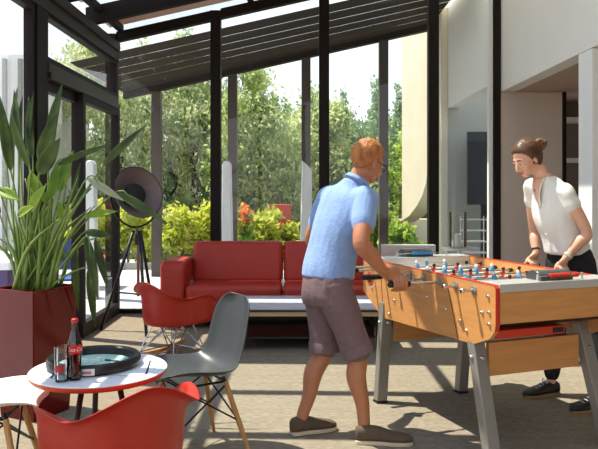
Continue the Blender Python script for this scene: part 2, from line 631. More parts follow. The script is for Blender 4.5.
# tv panel on a post by the far wall
t = thing('display_screen', 'dark flat screen on a black post beyond the right pane of the glass wall', 'screen', (2.86, 10.2, 0), world=True)
obj('screen_panel', G().bb(2.52, 3.22, 10.16, 10.22, 1.19, 2.28), mat('screen_dark', (52, 60, 66), 0.25), t, bevel=0.008)
obj('bezel', G().bb(2.52, 3.22, 10.155, 10.16, 2.14, 2.28), mat('bezel_dark', (62, 64, 66), 0.4), t)
obj('post', G().bb(2.74, 3.02, 10.18, 10.26, 0.04, 1.19), M_blackpl, t)
obj('base_plate', G().bb(2.55, 3.2, 10.0, 10.4, 0.0, 0.04), M_blackpl, t)
# glass lantern and wire rack on a stand
t = thing('glass_lantern', 'tall clear glass lantern on a pale side stand outside the right pane', 'lantern', (2.02, 8.55, 0), world=True)
obj('stand_top', G().lathe([(0.24, 0), (0.24, 0.03)], (2.02, 8.55, 0.66), 28), M_alu, t)
obj('stand_leg', G().tube([(2.02, 8.55, 0.0), (2.02, 8.55, 0.66)], 0.03), M_alu, t)
obj('stand_foot', G().lathe([(0.2, 0), (0.2, 0.02), (0.03, 0.05)], (2.02, 8.55, 0.0), 28), M_alu, t)
obj('glass_chimney', G().lathe([(0.11, 0.0), (0.11, 0.44), (0.105, 0.44), (0.105, 0.01)], (2.0, 8.55, 0.695), 24), glass_mat('clear_glass', (0.985, 0.99, 0.985), 0.9), t, smooth=40)
obj('candle', G().lathe([(0.04, 0), (0.04, 0.16), (0.03, 0.165)], (2.0, 8.55, 0.695), 20), M_white, t, smooth=40)
t = thing('wire_rack', 'small white wire rack standing behind the glass lantern', 'rack', (2.33, 9.3, 0), world=True)
for z in (0.55, 0.7, 0.85, 1.0):
    obj('shelf', G().bb(2.22, 2.56, 9.2, 9.4, z, z + 0.012), M_white, t)
for x in (2.23, 2.55):
    for y in (9.21, 9.39):
        obj('leg', G().tube([(x, y, 0), (x, y, 1.05)], 0.008, 6), M_white, t)

# ------------------------------------------------------------------ planting
rng = np.random.default_rng(4)


def leaves(name, cl, n, size, m, parent, off, seed, droop=0.3, elong=2.0):
    """n folded leaves scattered through ellipsoid clumps: cl = [(x,y,z,rx,ry,rz)]"""
    r = np.random.default_rng(seed)
    cl = np.array(cl, float)
    wts = (cl[:, 3] * cl[:, 4] * cl[:, 5]) ** 0.66
    idx = r.choice(len(cl), n, p=wts / wts.sum())
    d = r.normal(size=(n, 3))
    d /= np.linalg.norm(d, axis=1)[:, None]
    rad = r.random(n) ** 0.45
    # sub-clumping so that the crown has gaps
    cen = cl[idx, :3] + d * rad[:, None] * cl[idx, 3:6]
    k = max(8, n // 60)
    sub = cen[r.integers(0, n, k)]
    pick = r.integers(0, k, n)
    near = sub[pick] + r.normal(size=(n, 3)) * (cl[:, 3].mean() * 0.22)
    use = r.random(n) < 0.6
    cen[use] = near[use]
    ax = r.normal(size=(n, 3))
    ax[:, 2] -= droop * 2
    ax /= np.linalg.norm(ax, axis=1)[:, None]
    o = r.normal(size=(n, 3))
    sd = np.cross(ax, o)
    sd /= np.linalg.norm(sd, axis=1)[:, None]
    nm = np.cross(ax, sd)
    L = size * (0.6 + 0.8 * r.random(n))[:, None]
    W = L / elong
    a = cen - ax * L / 2
    b = cen + sd * W / 2 + nm * W * 0.15
    c = cen + ax * L / 2
    e = cen - sd * W / 2 + nm * W * 0.15
    vs = np.stack([a, b, c, e], 1).reshape(-1, 3) - np.array(off)
    me = bpy.data.meshes.new(name)
    i4 = np.arange(n) * 4
    fs = np.concatenate([np.stack([i4, i4 + 1, i4 + 2], 1), np.stack([i4, i4 + 2, i4 + 3], 1)])
    me.vertices.add(len(vs))
    me.vertices.foreach_set('co', vs.ravel())
    me.loops.add(len(fs) * 3)
    me.loops.foreach_set('vertex_index', fs.ravel().astype(np.int32))
    me.polygons.add(len(fs))
    me.polygons.foreach_set('loop_start', np.arange(len(fs), dtype=np.int32) * 3)
    me.update(calc_edges=True)
    me.validate()
    me.materials.append(m)
    ob = bpy.data.objects.new(name, me)
    COL.objects.link(ob)
    ob.parent = parent
    return ob


L_olive = leaf_mat('leaf_olive', (134, 156, 100), (232, 234, 186), 0.5, 2.2)
L_mid = leaf_mat('leaf_mid', (122, 152, 80), (224, 230, 162), 0.5, 2.2)
L_dark = leaf_mat('leaf_dark', (70, 100, 62), (146, 170, 116), 0.4, 1.5)
L_pop = leaf_mat('leaf_poplar', (116, 146, 112), (164, 186, 144), 0.4, 0.7)
L_yel = leaf_mat('leaf_yellow', (170, 186, 60), (226, 226, 104), 0.45, 2.0)
L_fresh = leaf_mat('leaf_fresh', (120, 160, 60), (188, 206, 96), 0.45, 2.0)
M_bark = mat('bark', (88, 76, 62), 0.9, noise_scale=6, noise_amt=0.3, bump=0.4)


def tree(name, label, base, cl, n, size, m, seed, droop=0.3, elong=2.0, tr=0.12, forks=4, group=None):
    bx, by, bz = base
    t = thing(name, label, 'tree', base, world=True, group=group)
    cl = [(c[0] + bx, c[1] + by, c[2], c[3], c[4], c[5]) for c in cl]
    leaves('crown', cl, n, size, m, t, base, seed, droop, elong)
    g = G()
    top = max(c[2] for c in cl)
    r = random.Random(seed)
    g.tube([(bx, by, bz), (bx + 0.05, by, bz + (top - bz) * 0.35), (bx + 0.1, by, bz + (top - bz) * 0.8)], [tr, tr * 0.75, tr * 0.3], 8)
    for c in cl[:forks]:
        z0 = bz + (c[2] - bz) * 0.45
        g.tube([(bx + 0.03, by, z0), ((bx + c[0]) / 2, (by + c[1]) / 2, (z0 + c[2]) / 2 + 0.1), (c[0], c[1], c[2])], [tr * 0.5, tr * 0.35, tr * 0.12], 6)
    obj('trunk', g, M_bark, t, smooth=True)
    return t


def clump(w, h, z0, k, seed, d=None, rr=0.4):
    r = random.Random(seed)
    d = d or w
    out = []
    for i in range(k):
        out.append((r.uniform(-w, w) * 0.6, r.uniform(-d, d) * 0.6, z0 + r.uniform(0.1, 0.95) * h, w * rr * r.uniform(0.7, 1.2), d * rr * r.uniform(0.7, 1.2), h * rr * 0.6 * r.uniform(0.7, 1.2)))
    return out


G0 = -0.13
# big loose trees on the left and centre
tree('willow_tree', 'big olive-green loose tree behind the black spotlight and terrace corner', (-4.3, 16.0, G0), clump(1.5, 5.2, 0.3, 12, 1), 22000, 0.125, L_olive, 1, 0.7, 2.8)
tree('willow_tree', 'olive-green drooping tree behind the left end of the red sofa', (-2.6, 16.6, G0), clump(1.2, 4.6, 0.3, 10, 2), 17000, 0.125, L_olive, 2, 0.7, 2.8)
tree('broadleaf_tree', 'mid-green leafy tree filling the second glass bay above the sofa', (-1.0, 15.6, G0), [(-.3, 0, 3.1, .7, .7, .7), (0.2, 0, 2.6, 1.0, .8, .9), (-.5, 0, 1.8, .8, .8, .8), (.6, 0, 1.5, .8, .8, .9), (.0, 0, 3.9, .3, .4, .35), (-.45, 0, 4.25, .28, .25, .22), (0.1, 0, .8, 1.2, .8, .7)], 16000, 0.125, L_mid, 3, 0.4, 2.3)
tree('broadleaf_tree', 'mid-green leafy tree behind the right white terrace pillar', (0.55, 17.0, G0), [(-.2, 0, 2.6, .9, .8, .9), (.25, 0, 3.0, .4, .5, .6), (.5, 0, 1.7, .9, .8, .9), (-.5, 0, 1.2, .9, .8, .8), (-.25, 0, 3.6, .2, .25, .55)], 13000, 0.12, L_mid, 4, 0.3, 2.3)
tree('broadleaf_tree', "leafy green tree behind the standing man's head", (1.75, 18.0, G0), [(-.6, 0, 2.5, .9, .8, .9), (.1, 0, 2.7, .5, .6, .5), (-.2, 0, 1.5, 1.1, .8, .9), (0.5, 0, 1.3, .7, .8, .8), (0.3, 0, .6, 1.2, .8, .6)], 13000, 0.13, L_dark, 5, 0.3, 2.3)
# poplars standing far off
for k, (x, h, y, lab) in enumerate([(2.2, 6.1, 34, 'leftmost and slimmest of the far tall grey-green poplars'), (3.95, 6.7, 34, 'tall grey-green poplar left of the terrace post nearest the man'), (5.15, 6.4, 35, 'grey-green poplar just left of the white curved fin wall')]):
    tree('poplar_tree', lab, (x, y, G0), [(0, 0, h * f, w, w, h * 0.17) for f, w in ((0.15, .75), (.3, .85), (.45, .85), (.6, .75), (.75, .55), (.9, .28))], 6500, 0.2, L_pop, 20 + k, -0.4, 1.8, 0.18, 3, group='far poplars')
# dark trees closing the view behind
for k, (x, y, w, h, lab) in enumerate([(-9.5, 25, 2.4, 4.2, 'dark tree far left beyond the terrace, seen past the tall planter leaves'), (-5.5, 24, 2.2, 5.2, 'dark tree behind the big olive-green tree'), (-2.0, 25, 2.2, 4.6, 'dark tree behind the left white terrace pillar'), (1.2, 26, 2.2, 3.6, 'dark low tree between the two white terrace pillars and the man'), (4.4, 26, 2.2, 3.0, 'dark low tree behind the post beside the man\'s face')]):
    tree('shade_tree', lab, (x, y, G0), clump(w, h, 0.1, 12, 30 + k), 4500, 0.34, L_dark, 30 + k, 0.1, 1.7, 0.2, 3)


def shrub(name, label, base, w, h, n, size, m, seed, group=None, el=2.2):
    t = thing(name, label, 'shrub', base, world=True, group=group)
    bx, by, bz = base
    cl = [(bx + c[0], by + c[1], bz + c[2], c[3], c[4], c[5]) for c in clump(w, h, 0.05, 8, seed, w * 0.8, 0.5)]
    leaves('foliage', cl, n, size, m, t, base, seed, 0.0, el)
    g = G()
    r = random.Random(seed)
    for k in range(5):
        g.tube([(bx, by, bz), (bx + r.uniform(-.5, .5) * w, by + r.uniform(-.4, .4) * w, bz + h * 0.75)], [0.018, 0.006], 5)
    obj('stem', g, M_bark, t)
    return t


def on_ground(px, y):
    return (px - 299) * y / FPX


for k, (px, y, w, h, m, lab) in enumerate([
    (128, 12.9, .62, 1.15, L_yel, "yellow-green shrub behind the spotlight's tripod legs"),
    (176, 12.7, .55, 1.0, L_yel, 'yellow-green shrub just left of the sofa back'),
    (196, 13.1, .5, 1.1, L_yel, 'yellow-green shrub above the left corner of the sofa back'),
    (262, 12.7, .5, 0.95, L_yel, 'yellow-green shrub right of the left white pillar, above the sofa'),
    (285, 12.9, .5, 0.98, L_yel, 'yellow-green shrub left of the right white pillar, above the sofa'),
    (400, 12.2, .42, 0.85, L_fresh, 'fresh green shrub under the curved white fin wall'),
    (420, 12.1, .4, 0.8, L_fresh, 'flowering pale green shrub by the cream wall left of the lantern'),
    (88, 12.6, .6, 1.1, L_yel, 'yellow-green shrub seen through the sliding door'),
    (368, 13.2, .5, 1.6, L_fresh, 'bright green bush beside the terrace post behind the man'),
    (396, 14.5, .6, 2.6, L_fresh, 'tall bright green bush left of the curved white fin wall')]):
    shrub('shrub', lab, (on_ground(px, y), y, G0), w, h, 1500, 0.15, m, 50 + k)
# flowers by the red chairs
t = thing('flowering_plant', 'small plant with orange flowers behind the left part of the sofa back', 'plant', (-0.98, 12.1, -0.02), world=True)
leaves('foliage', [(-.98, 12.1, .75, .25, .2, .3), (-.98, 12.1, .45, .2, .2, .25)], 400, 0.12, L_fresh, t, (-0.98, 12.1, -0.02), 71)
leaves('flowers', [(-.98, 12.1, .95, .2, .15, .2)], 120, 0.1, leaf_mat('petal', (226, 110, 40), (240, 160, 50), 0.3, 4), t, (-0.98, 12.1, -0.02), 72, 0, 1.1)
obj('pot', G().lathe([(0.14, 0), (0.2, 0.32), (0.2, 0.35), (0.17, 0.35), (0.16, 0.3)], (-.98, 12.1, -0.02), 20), mat('terracotta', (170, 92, 62), 0.7), t, smooth=40)
struct('planting_kerb', G().bb(-7, 1.5, 12.2, 12.3, -0.13, 0.1), mat('kerb', (150, 146, 136), 0.9))

# white tapered pillars on the terrace
for px, y, hz, slant, lab in [(227, 9.6, 1.82, 0, 'white tapered pillar with rounded top, left of the two behind the sofa'), (306, 9.6, 1.83, 1, 'white tapered pillar with slanted top, right of the two behind the sofa'), (91, 9.0, 1.8, 0, 'white tapered pillar seen through the glass door beside the planter')]:
    x = on_ground(px, y)
    w0, w1 = 0.095, 0.06
    if slant:
        pr = [(-w0, -0.02), (w0, -0.02), (w1 + 0.02, hz - 0.13), (-w1, hz)]
    else:
        pr = [(-w0, -0.02), (w0, -0.02), (w1, hz - 0.05), (w1 - 0.03, hz), (-w1 + 0.03, hz), (-w1, hz - 0.05)]
    o = obj('terrace_pillar', G().prism([(a, b + 0.02) for a, b in pr], (0, -0.08, 0), (1, 0, 0), (0, 0, 1), (0, 1, 0), 0.16), mat('pillar_white', (238, 238, 234), 0.6), bevel=0.02, seg=3)
    o.location = (x, y, -0.02)
    tag(o, lab, 'pillar')


def terrace_chair(label, loc, rz, m, top=.86):
    t = thing('garden_chair', label, 'chair', loc, rz)
    obj('seat', G().bb(-.22, .22, -.22, .22, .43, .46), m, t, bevel=0.01)
    obj('backrest', G().bb(-.22, .22, .2, .23, .52, top), m, t, bevel=0.01)
    for sx in (-1, 1):
        obj('leg', G().tube([(sx * .2, -.2, 0), (sx * .2, -.2, .43)], .014, 6), m, t)
        obj('leg', G().tube([(sx * .2, .2, 0), (sx * .2, .215, .53)], .014, 6), m, t)
    return t


M_tred = mat('terrace_red', (206, 66, 44), 0.5)
M_tblue = mat('terrace_blue', (60, 92, 160), 0.5)
M_tpur = mat('terrace_purple', (70, 62, 110), 0.6)
terrace_chair('orange-red high-backed garden chair just right of the left white pillar, behind the shrubs', (-1.34, 13.95, G0), R(185), M_tred, 1.2)
terrace_chair('orange-red high-backed garden chair left of the right white pillar, behind the shrubs', (-0.30, 13.95, G0), R(160), M_tred, 1.25)
terrace_chair('blue metal chair on the terrace behind the potted plant, seen through the door', (-2.72, 7.6, -.02), R(20), M_tblue)
terrace_chair('red metal chair on the terrace seen through the sliding door', (-2.95, 10.0, -.02), R(90), M_tred)
t = thing('terrace_table', 'small white-topped garden table with two legs between the orange-red chairs', 'table', (-0.82, 13.9, G0), 0)
obj('table_top', G().bb(-.19, .19, -.19, .19, .7, .73), M_white, t, bevel=0.008)
obj('leg', G().tube([(-.12, 0, 0), (-.12, 0, .7)], .02, 8), M_steel, t)
obj('leg', G().tube([(.12, 0, 0), (.12, 0, .7)], .02, 8), M_steel, t)
t = thing('terrace_table', 'white cloth-topped table with purple sides outside the left glass behind the planter', 'table', (-3.05, 6.5, -.02), 0)
obj('table_top', G().bb(-.5, .5, -.5, .5, .72, .8), mat('cloth_white', (232, 234, 240), 0.8), t, bevel=0.015)
obj('skirt', G().bb(-.46, .46, -.46, .46, .0, .72), M_tpur, t)
# ------------------------------------------------------------------ sofa
t = thing('sofa', 'red leather sofa with low arms standing along the glass wall', 'sofa', (-0.17, 7.2, 0))
# local x right, y back
obj('base', G().bb(-1.12, 1.12, -.28, .33, .07, .26), M_blackpl, t, bevel=0.02, seg=3)
for x0, x1 in ((-.985, -.004), (.004, .985)):
    obj('seat_cushion', G().bb(x0, x1, -.34, .12, .262, .445), M_sofa, t, bevel=0.055, seg=5, smooth=True)
    obj('back_cushion', G().prism([(.12, .40), (.34, .40), (.35, .85), (.18, .85)], (x0, 0, 0), (0, 1, 0), (0, 0, 1), (1, 0, 0), x1 - x0), M_sofa, t, bevel=0.06, seg=6, smooth=True)
for s in (-1, 1):
    a, b = sorted((s * .99, s * 1.24))
    obj('armrest', G().prism([(-.33, .1), (.33, .1), (.33, .62), (.25, .69), (-.27, .69), (-.33, .63)], (a, 0, 0), (0, 1, 0), (0, 0, 1), (1, 0, 0), b - a), M_sofa, t, bevel=0.05, seg=5, smooth=True)
for x in (-1.08, 1.08):
    for y in (-.24, .26):
        obj('foot', G().tube([(x, y, 0), (x, y, .1)], .025), M_steel, t)

# ------------------------------------------------------------------ coffee table by the sofa
t = thing('coffee_table', 'low rectangular coffee table with pale grey-blue top in front of the red sofa', 'coffee table', (0.02, 6.26, 0))
M_laminate = mat('pale_laminate', (186, 188, 200), 0.35)
M_ply = mat('ply_edge', (196, 172, 134), 0.5)
obj('table_top', G().bb(-.74, .74, -.34, .34, .365, .385), M_laminate, t, bevel=0.004)
obj('top_edge', G().bb(-.735, .735, -.335, .335, .345, .364), mat('dark_edge', (46, 40, 38), 0.5), t)
for y in (-.3, .3):
    obj('rail', G().bb(-.7, .7, y - .02, y + .02, .305, .344), M_ply, t, bevel=0.003)
for x in (-.68, .68):
    for y in (-.3, .3):
        obj('leg', G().bb(x - .025, x + .025, y - .018, y + .018, 0, .304), M_black, t, bevel=0.003)
obj('shelf', G().bb(-.65, .65, -.28, .28, .1, .118), M_blackpl, t, bevel=0.003)


# ------------------------------------------------------------------ shell chairs
def side_shell():
    """side chair shell: front +x"""
    prof = [(.248, .425, .095), (.243, .436, .145), (.225, .446, .185), (.18, .449, .212), (.10, .442, .23), (0, .428, .236), (-.09, .424, .235),
            (-.155, .44, .226), (-.198, .49, .215), (-.222, .56, .212), (-.242, .64, .21), (-.26, .72, .198), (-.272, .77, .178), (-.278, .805, .14), (-.281, .825, .09)]
    n = 30
    P = cat_rom(prof, n)
    nv = 19

    def fn(u, v):
        i = int(round(u * (n - 1)))
        x, z, w = P[i]
        a, b = P[max(i - 1, 0)], P[min(i + 1, n - 1)]
        tx, tz = b[0] - a[0], b[1] - a[1]
        l = math.hypot(tx, tz)
        nx, nz = tz / l, -tx / l         # towards the sitter
        s = v * 2 - 1
        e = .052 if .28 < u < .75 else (.015 + .037 * u / .28 if u <= .28 else .03 + (1 - u) * .09)
        ed = e * abs(s) ** 2.6
        return V((x + nx * ed, s * w, z + nz * ed))
    return G().grid(fn, n, nv)


def arm_shell():
    """bucket armchair shell: front +x, built as rings from the seat centre to the rim"""
    nt, nr = 56, 14
    # rim: angle from the front (0) round to the back (180): radius, height
    rim = [(0, .30, .333), (20, .325, .35), (35, .365, .385), (45, .38, .44), (55, .372, .495), (65, .36, .548), (80, .338, .567), (95, .325, .557), (110, .318, .545), (125, .32, .55), (140, .33, .588), (160, .34, .651), (180, .346, .702)]
    A = [r[0] for r in rim]

    def rimat(a):
        a = abs((a + 180) % 360 - 180)
        return np.interp(a, A, [r[1] for r in rim]), np.interp(a, A, [r[2] for r in rim])
    sm = []
    for k in range(nt):
        a = 360 * k / nt
        rr, zz = 0, 0
        for d, wgt in ((-10, .2), (-5, .2), (0, .2), (5, .2), (10, .2)):
            q = rimat(a + d)
            rr += q[0] * wgt
            zz += q[1] * wgt
        sm.append((rr, zz))
    vs = [V((0.0, 0, .285))]
    fs = []
    for j in range(1, nr + 1):
        f = j / nr
        for k in range(nt):
            a = 2 * PI * k / nt
            rr, zz = sm[k]
            # bucket: flat seat out to .62 of the plan, then a wall
            if f < .5:
                pr = f / .5 * .72
                h = .016 * (f / .5) ** 2
            else:
                q = (f - .5) / .5
                ang = q * PI / 2
                deg = abs((360 * k / nt + 180) % 360 - 180)
                fl = np.interp(deg, [45, 70, 100, 180], [.03, .06, .22, .20])
                full = np.interp(deg, [25, 45, 72, 95], [0, 1, .8, 0])
                w = min(1, q / (.84 - .34 * full))
                pr = .72 + (.28 - fl) * (.75 * math.sin(w * PI / 2) + .25 * w) + fl * max(0, (q - .84) / .16) ** .8
                h = None
            ca, sa = math.cos(a), math.sin(a)
            if h is None:
                q = (f - .5) / .5
                hh = .301 + (zz - .301) * (min(1, q / .90) ** (1.5 + 1.0 * full)) - .012 * max(0, (q - .9) / .1)
            else:
                hh = .285 + h
            p = V((ca * rr * pr, sa * rr * pr, hh))
            vs.append(p)
    for k in range(nt):
        fs.append((0, 1 + k, 1 + (k + 1) % nt))
    for j in range(nr - 1):
        for k in range(nt):
            a, b = 1 + j * nt + k, 1 + j * nt + (k + 1) % nt
            fs.append((a, a + nt, b + nt, b))
    return G().add(vs, fs)


def dowel_chair(label, loc, rz, m):
    t = thing('shell_chair', label, 'chair', loc, rz)
    obj('shell', side_shell(), m, t, smooth=True, solid=0.007, sub=1)
    tops = [(.13, .13), (.13, -.13), (-.11, .13), (-.11, -.13)]
    feet = [(.225, .22), (.225, -.22), (-.215, .22), (-.215, -.22)]
    zt = .395
    for (a, b), (c, d) in zip(tops, feet):
        obj('leg', G().tube([(a, b, zt), ((a * .4 + c * .6), (b * .4 + d * .6), zt * .4), (c, d, 0.0)], [.014, .0145, .009], 12), M_maple, t, smooth=50)
    g = G()

    def at(i, f):
        a, b, c, d = tops[i] + feet[i]
        return V((a + (c - a) * f, b + (d - b) * f, zt * (1 - f)))
    for i, j in ((0, 1), (1, 3), (3, 2), (2, 0)):
        g.tube([at(i, .04), at(j, .52)], .005, 6)
        g.tube([at(j, .04), at(i, .52)], .005, 6)
        g.tube([at(i, .0), at(j, .0)], .006, 6)
    for i in range(4):
        p = at(i, 0)
        g.tube([p, p * 0.92 + V((0, 0, .055))], .009, 6)
    obj('wire_brace', g, M_black, t)
    return t


def rocker_chair(label, loc, rz):
    t = thing('rocking_armchair', label, 'armchair', loc, rz)
    obj('shell', arm_shell(), M_redsh, t, smooth=True, solid=0.008, sub=1)
    for s in (-1, 1):
        pts = [(x, s * .2, .022 + .35 * (x * x) * .9) for x in np.linspace(-.36, .33, 15)]
        g = G()
        for a, b in zip(pts[:-1], pts[1:]):
            g.beam(a, b, .022, .03)
        obj('rocker', g, M_maple, t)
    g = G()
    for s in (-1, 1):
        for x in (-.2, .18):
            foot = V((x, s * .2, .04 + .3 * x * x))
            g.tube([foot, (x * .55, s * .13, .278)], .005, 6)
            g.tube([foot, (-x * .35, s * .10, .278)], .005, 6)
            g.tube([foot, (x * .5, -s * .05, .278)], .005, 6)
        g.tube([(-.2, s * .2, .056), (.18, s * .2, .052)], .005, 6)
    for x in (-.2, .18):
        g.tube([(x, -.2, .055), (x, .2, .055)], .005, 6)
    obj('wire_base', g, M_chrome, t)
    return t


rocker_chair('red bucket rocking armchair standing before the left end of the sofa', (-1.06, 5.733, 0), R(55))
rocker_chair('red bucket rocking armchair nearest the camera, pulled up to the round white table', (-0.728, 2.82, 0), R(122.7))
dowel_chair('grey shell chair with wooden dowel legs right of the round table', (-0.555, 3.66, 0), R(213), M_grey_sh)
dowel_chair('white shell chair with wooden dowel legs at the left of the round table', (-1.445, 3.12, 0), R(8), M_white_sh)

# ------------------------------------------------------------------ round table and what stands on it
KS = .93                      # size of the table group
TX, TY, TZ = -1.02 * KS, 3.47 * KS, 0.564
t = thing('round_table', 'small round white table with orange-red underside among the shell chairs', 'table', (TX, TY, 0))
obj('table_top', G().lathe([(.30, TZ - .0065), (.3165, TZ - .006), (.318, TZ - .003), (.3155, TZ)], n=64), mat('table_white', (232, 232, 236), 0.4), t, smooth=40)
obj('underside', G().lathe([(.27, TZ - .038), (.305, TZ - .03), (.315, TZ - .018), (.316, TZ - .0068)], n=64), mat('orange_red', (206, 78, 40), 0.5), t, smooth=40)
for k in range(3):
    a = R(-5 + 120 * k)
    obj('leg', G().tube([(.09 * math.cos(a), .09 * math.sin(a), TZ - .038), (.2 * math.cos(a), .2 * math.sin(a), 0)], .0135, 10), mat('dark_leg', (44, 32, 28), 0.45), t, smooth=True)

# printed paper mat under the tray
mo = thing('paper_mat', 'white paper mat with dark printed border under the round tray', 'mat', (TX + .02, TY + .01, TZ), R(8))
mo.scale = (KS, KS, 1)
obj('sheet', G().bb(-.26, .26, -.19, .13, .0008, .002), mat('paper', (226, 228, 236), 0.8), mo)
g = G()
for x in (-.225, .225):
    g.bb(x - .005, x + .005, -.17, .11, .002, .0026)
g.bb(-.225, .225, -.175, -.171, .002, .0026)
obj('border', g, mat('ink', (40, 42, 56), 0.8), mo)

KX, KY = -1.06 * KS, 3.52 * KS
t = thing('dice_tray', 'round black dice tray with mint green felt on the white table', 'tray', (KX, KY, TZ + .0035))
t.scale = (KS, KS, KS)
obj('rim', G().lathe([(.185, 0), (.222, .0), (.236, .012), (.236, .04), (.228, .052), (.205, .052), (.198, .046), (.192, .008), (.10, .006)], n=64), M_blackpl, t, smooth=40)
obj('felt', G().lathe([(.191, .0085), (.191, .0105)], n=64), mat('mint_felt', (170, 206, 196), 0.9, noise_scale=60, noise_amt=0.06), t)
g = G().grid(lambda u, v: V((.2385 * math.sin(R(-2 + 32 * (u - .4))), -.2385 * math.cos(R(-2 + 32 * (u - .4))), .008 + .032 * v)), 10, 3)
pl = obj('plaque', g, mat('plaque_white', (222, 216, 208), 0.5), t, solid=0.002)
g = G().grid(lambda u, v: V((.2405 * math.sin(R(-2 + 26 * (u - .4))), -.2405 * math.cos(R(-2 + 26 * (u - .4))), .017 + .012 * v)), 10, 3)
obj('red_band', g, mat('faded_red', (186, 110, 98), 0.6), pl, solid=0.001)
M_die = mat('die_white', (238, 238, 234), 0.35)
for k, (dx, dy, a, lab) in enumerate([(-.045, .0, 20, 'white die lying leftmost in the tray'), (.0, -.01, 50, 'white die lying in the middle of the tray'), (.012, .035, 10, 'white die lying furthest back in the tray')]):
    t = thing('die', lab, 'die', (KX + dx, KY + dy, TZ + .0135), R(a), 'dice in the tray')
    t.scale = (KS, KS, KS)
    obj('cube', G().box((0, 0, .011), (.022, .022, .022)), M_die, t, bevel=0.003, seg=3)
    g = G()
    for px_, py_ in ((-.005, -.005), (.005, .005), (0, 0)):
        g.lathe([(.002, 0), (.002, .0004)], (px_, py_, .0219), 10)
    obj('pips', g, M_blackpl, t)
t = thing('pen', 'dark pen lying on the right of the tray felt', 'pen', (KX + .08, KY + .03, TZ + .0135), R(-20))
t.scale = (KS, KS, KS)
obj('barrel', G().tube([(-.045, 0, .005), (.04, 0, .005)], .0045, 10), mat('pen_blue', (40, 56, 70), 0.4), t)
obj('tip', G().tube([(.04, 0, .005), (.056, 0, .004)], [.004, .001], 8), M_steel, t)

# cola bottle
BX, BY, BZ = -1.075 * KS, 3.262 * KS, TZ + .0028
t = thing('cola_bottle', 'glass bottle of dark cola with red label on the round table', 'bottle', (BX, BY, BZ))
t.scale = (KS, KS, KS)
outer = cat_rom([(.030, 0.0), (.0345, .012), (.0345, .03), (.0305, .07), (.0305, .095), (.034, .13), (.0335, .165), (.026, .20), (.0165, .235), (.0135, .265), (.0135, .28)], 40)
obj('glass_body', G().lathe([(r, z) for r, z in outer], n=32), glass_mat('bottle_glass', (0.9, 0.92, 0.88), 1.6), t, smooth=40)
inner = [(r - .003, z) for r, z in outer if .006 < z < .225]
obj('cola', G().lathe(inner, n=32), mat('cola_drink', (34, 10, 6), 0.08, spec=0.6), t, smooth=40)
obj('cap', G().lathe([(.015, .272), (.0165, .276), (.0155, .288), (.012, .291)], n=24), mat('cap_red', (196, 40, 40), 0.35), t, smooth=40)
lab = obj('label', G().lathe([(.0352, .128), (.0352, .168)], n=40), mat('label_red', (206, 26, 30), 0.45), t, smooth=40)
fc = bpy.data.curves.new('t', 'FONT')
fc.body = 'Coca-Cola'
fc.size = .03
fc.shear = .3
fc.align_x = 'CENTER'
fo = bpy.data.objects.new('t', fc)
COL.objects.link(fo)
dg = bpy.context.evaluated_depsgraph_get()
dg.update()
tm = bpy.data.meshes.new_from_object(fo.evaluated_get(dg))
bpy.data.objects.remove(fo)
g = G()
g.v = [V((.0357 * math.sin(v.co.x * .62 / .0352 + .35), -.0357 * math.cos(v.co.x * .62 / .0352 + .35), .139 + v.co.y * .9)) for v in tm.vertices]
g.f = [tuple(p.vertices) for p in tm.polygons]
obj('lettering', g, mat('letter_white', (240, 240, 236), 0.5), lab)

t = thing('drinking_glass', 'empty tall clear glass left of the cola bottle', 'glass', (-1.125 * KS, 3.225 * KS, TZ + .0028))
t.scale = (KS, KS, KS)
obj('glass_wall', G().lathe([(.028, 0), (.031, .004), (.0345, .168), (.0325, .168), (.0295, .014)], n=32), glass_mat('tumbler_glass', (0.98, 0.99, 0.99), 1.2), t, smooth=40)
M_glogo = mat('glass_print', (176, 40, 44), 0.5)
g = G().grid(lambda u, v: V((.0338 * math.sin(R(-45 + 80 * u)), -.0338 * math.cos(R(-45 + 80 * u)), .05 + .028 * v)), 8, 3)
obj('red_print', g, M_glogo, t, solid=0.0006)

# ------------------------------------------------------------------ planter and plant
PX, PY = -1.67, 4.31
t = thing('planter', 'tall glossy dark red square planter standing at the left', 'planter', (PX, PY, 0), R(-26.6))
g = G()
for (a, b) in ((0, 1),):
    vs, fs = [], []
    for h, z in ((.145, 0.0), (.185, .80), (.170, .80), (.165, .74)):
        vs += [V((x * h, y * h, z)) for x, y in ((-1, -1), (1, -1), (1, 1), (-1, 1))]
    for i in range(3):
        for k in range(4):
            fs.append((i * 4 + k, i * 4 + (k + 1) % 4, i * 4 + 4 + (k + 1) % 4, i * 4 + 4 + k))
    fs.append((3, 2, 1, 0))
    fs.append((12, 13, 14, 15))
    g.add(vs, fs)
obj('pot', g, M_gloss_red, t, bevel=0.006)
obj('soil', G().bb(-.163, .163, -.163, .163, .742, .76), mat('soil', (44, 36, 28), 0.95, noise_scale=30, noise_amt=0.4), t)

pt = thing('bird_of_paradise_plant', 'tall green leafy plant with long stalks growing in the red planter', 'plant', (PX, PY, .762), world=True)
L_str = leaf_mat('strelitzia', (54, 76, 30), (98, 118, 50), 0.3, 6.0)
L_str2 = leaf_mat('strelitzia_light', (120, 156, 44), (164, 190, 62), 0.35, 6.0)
M_stalk = mat('stalk', (114, 136, 60), 0.45, noise_scale=10, noise_amt=0.15)


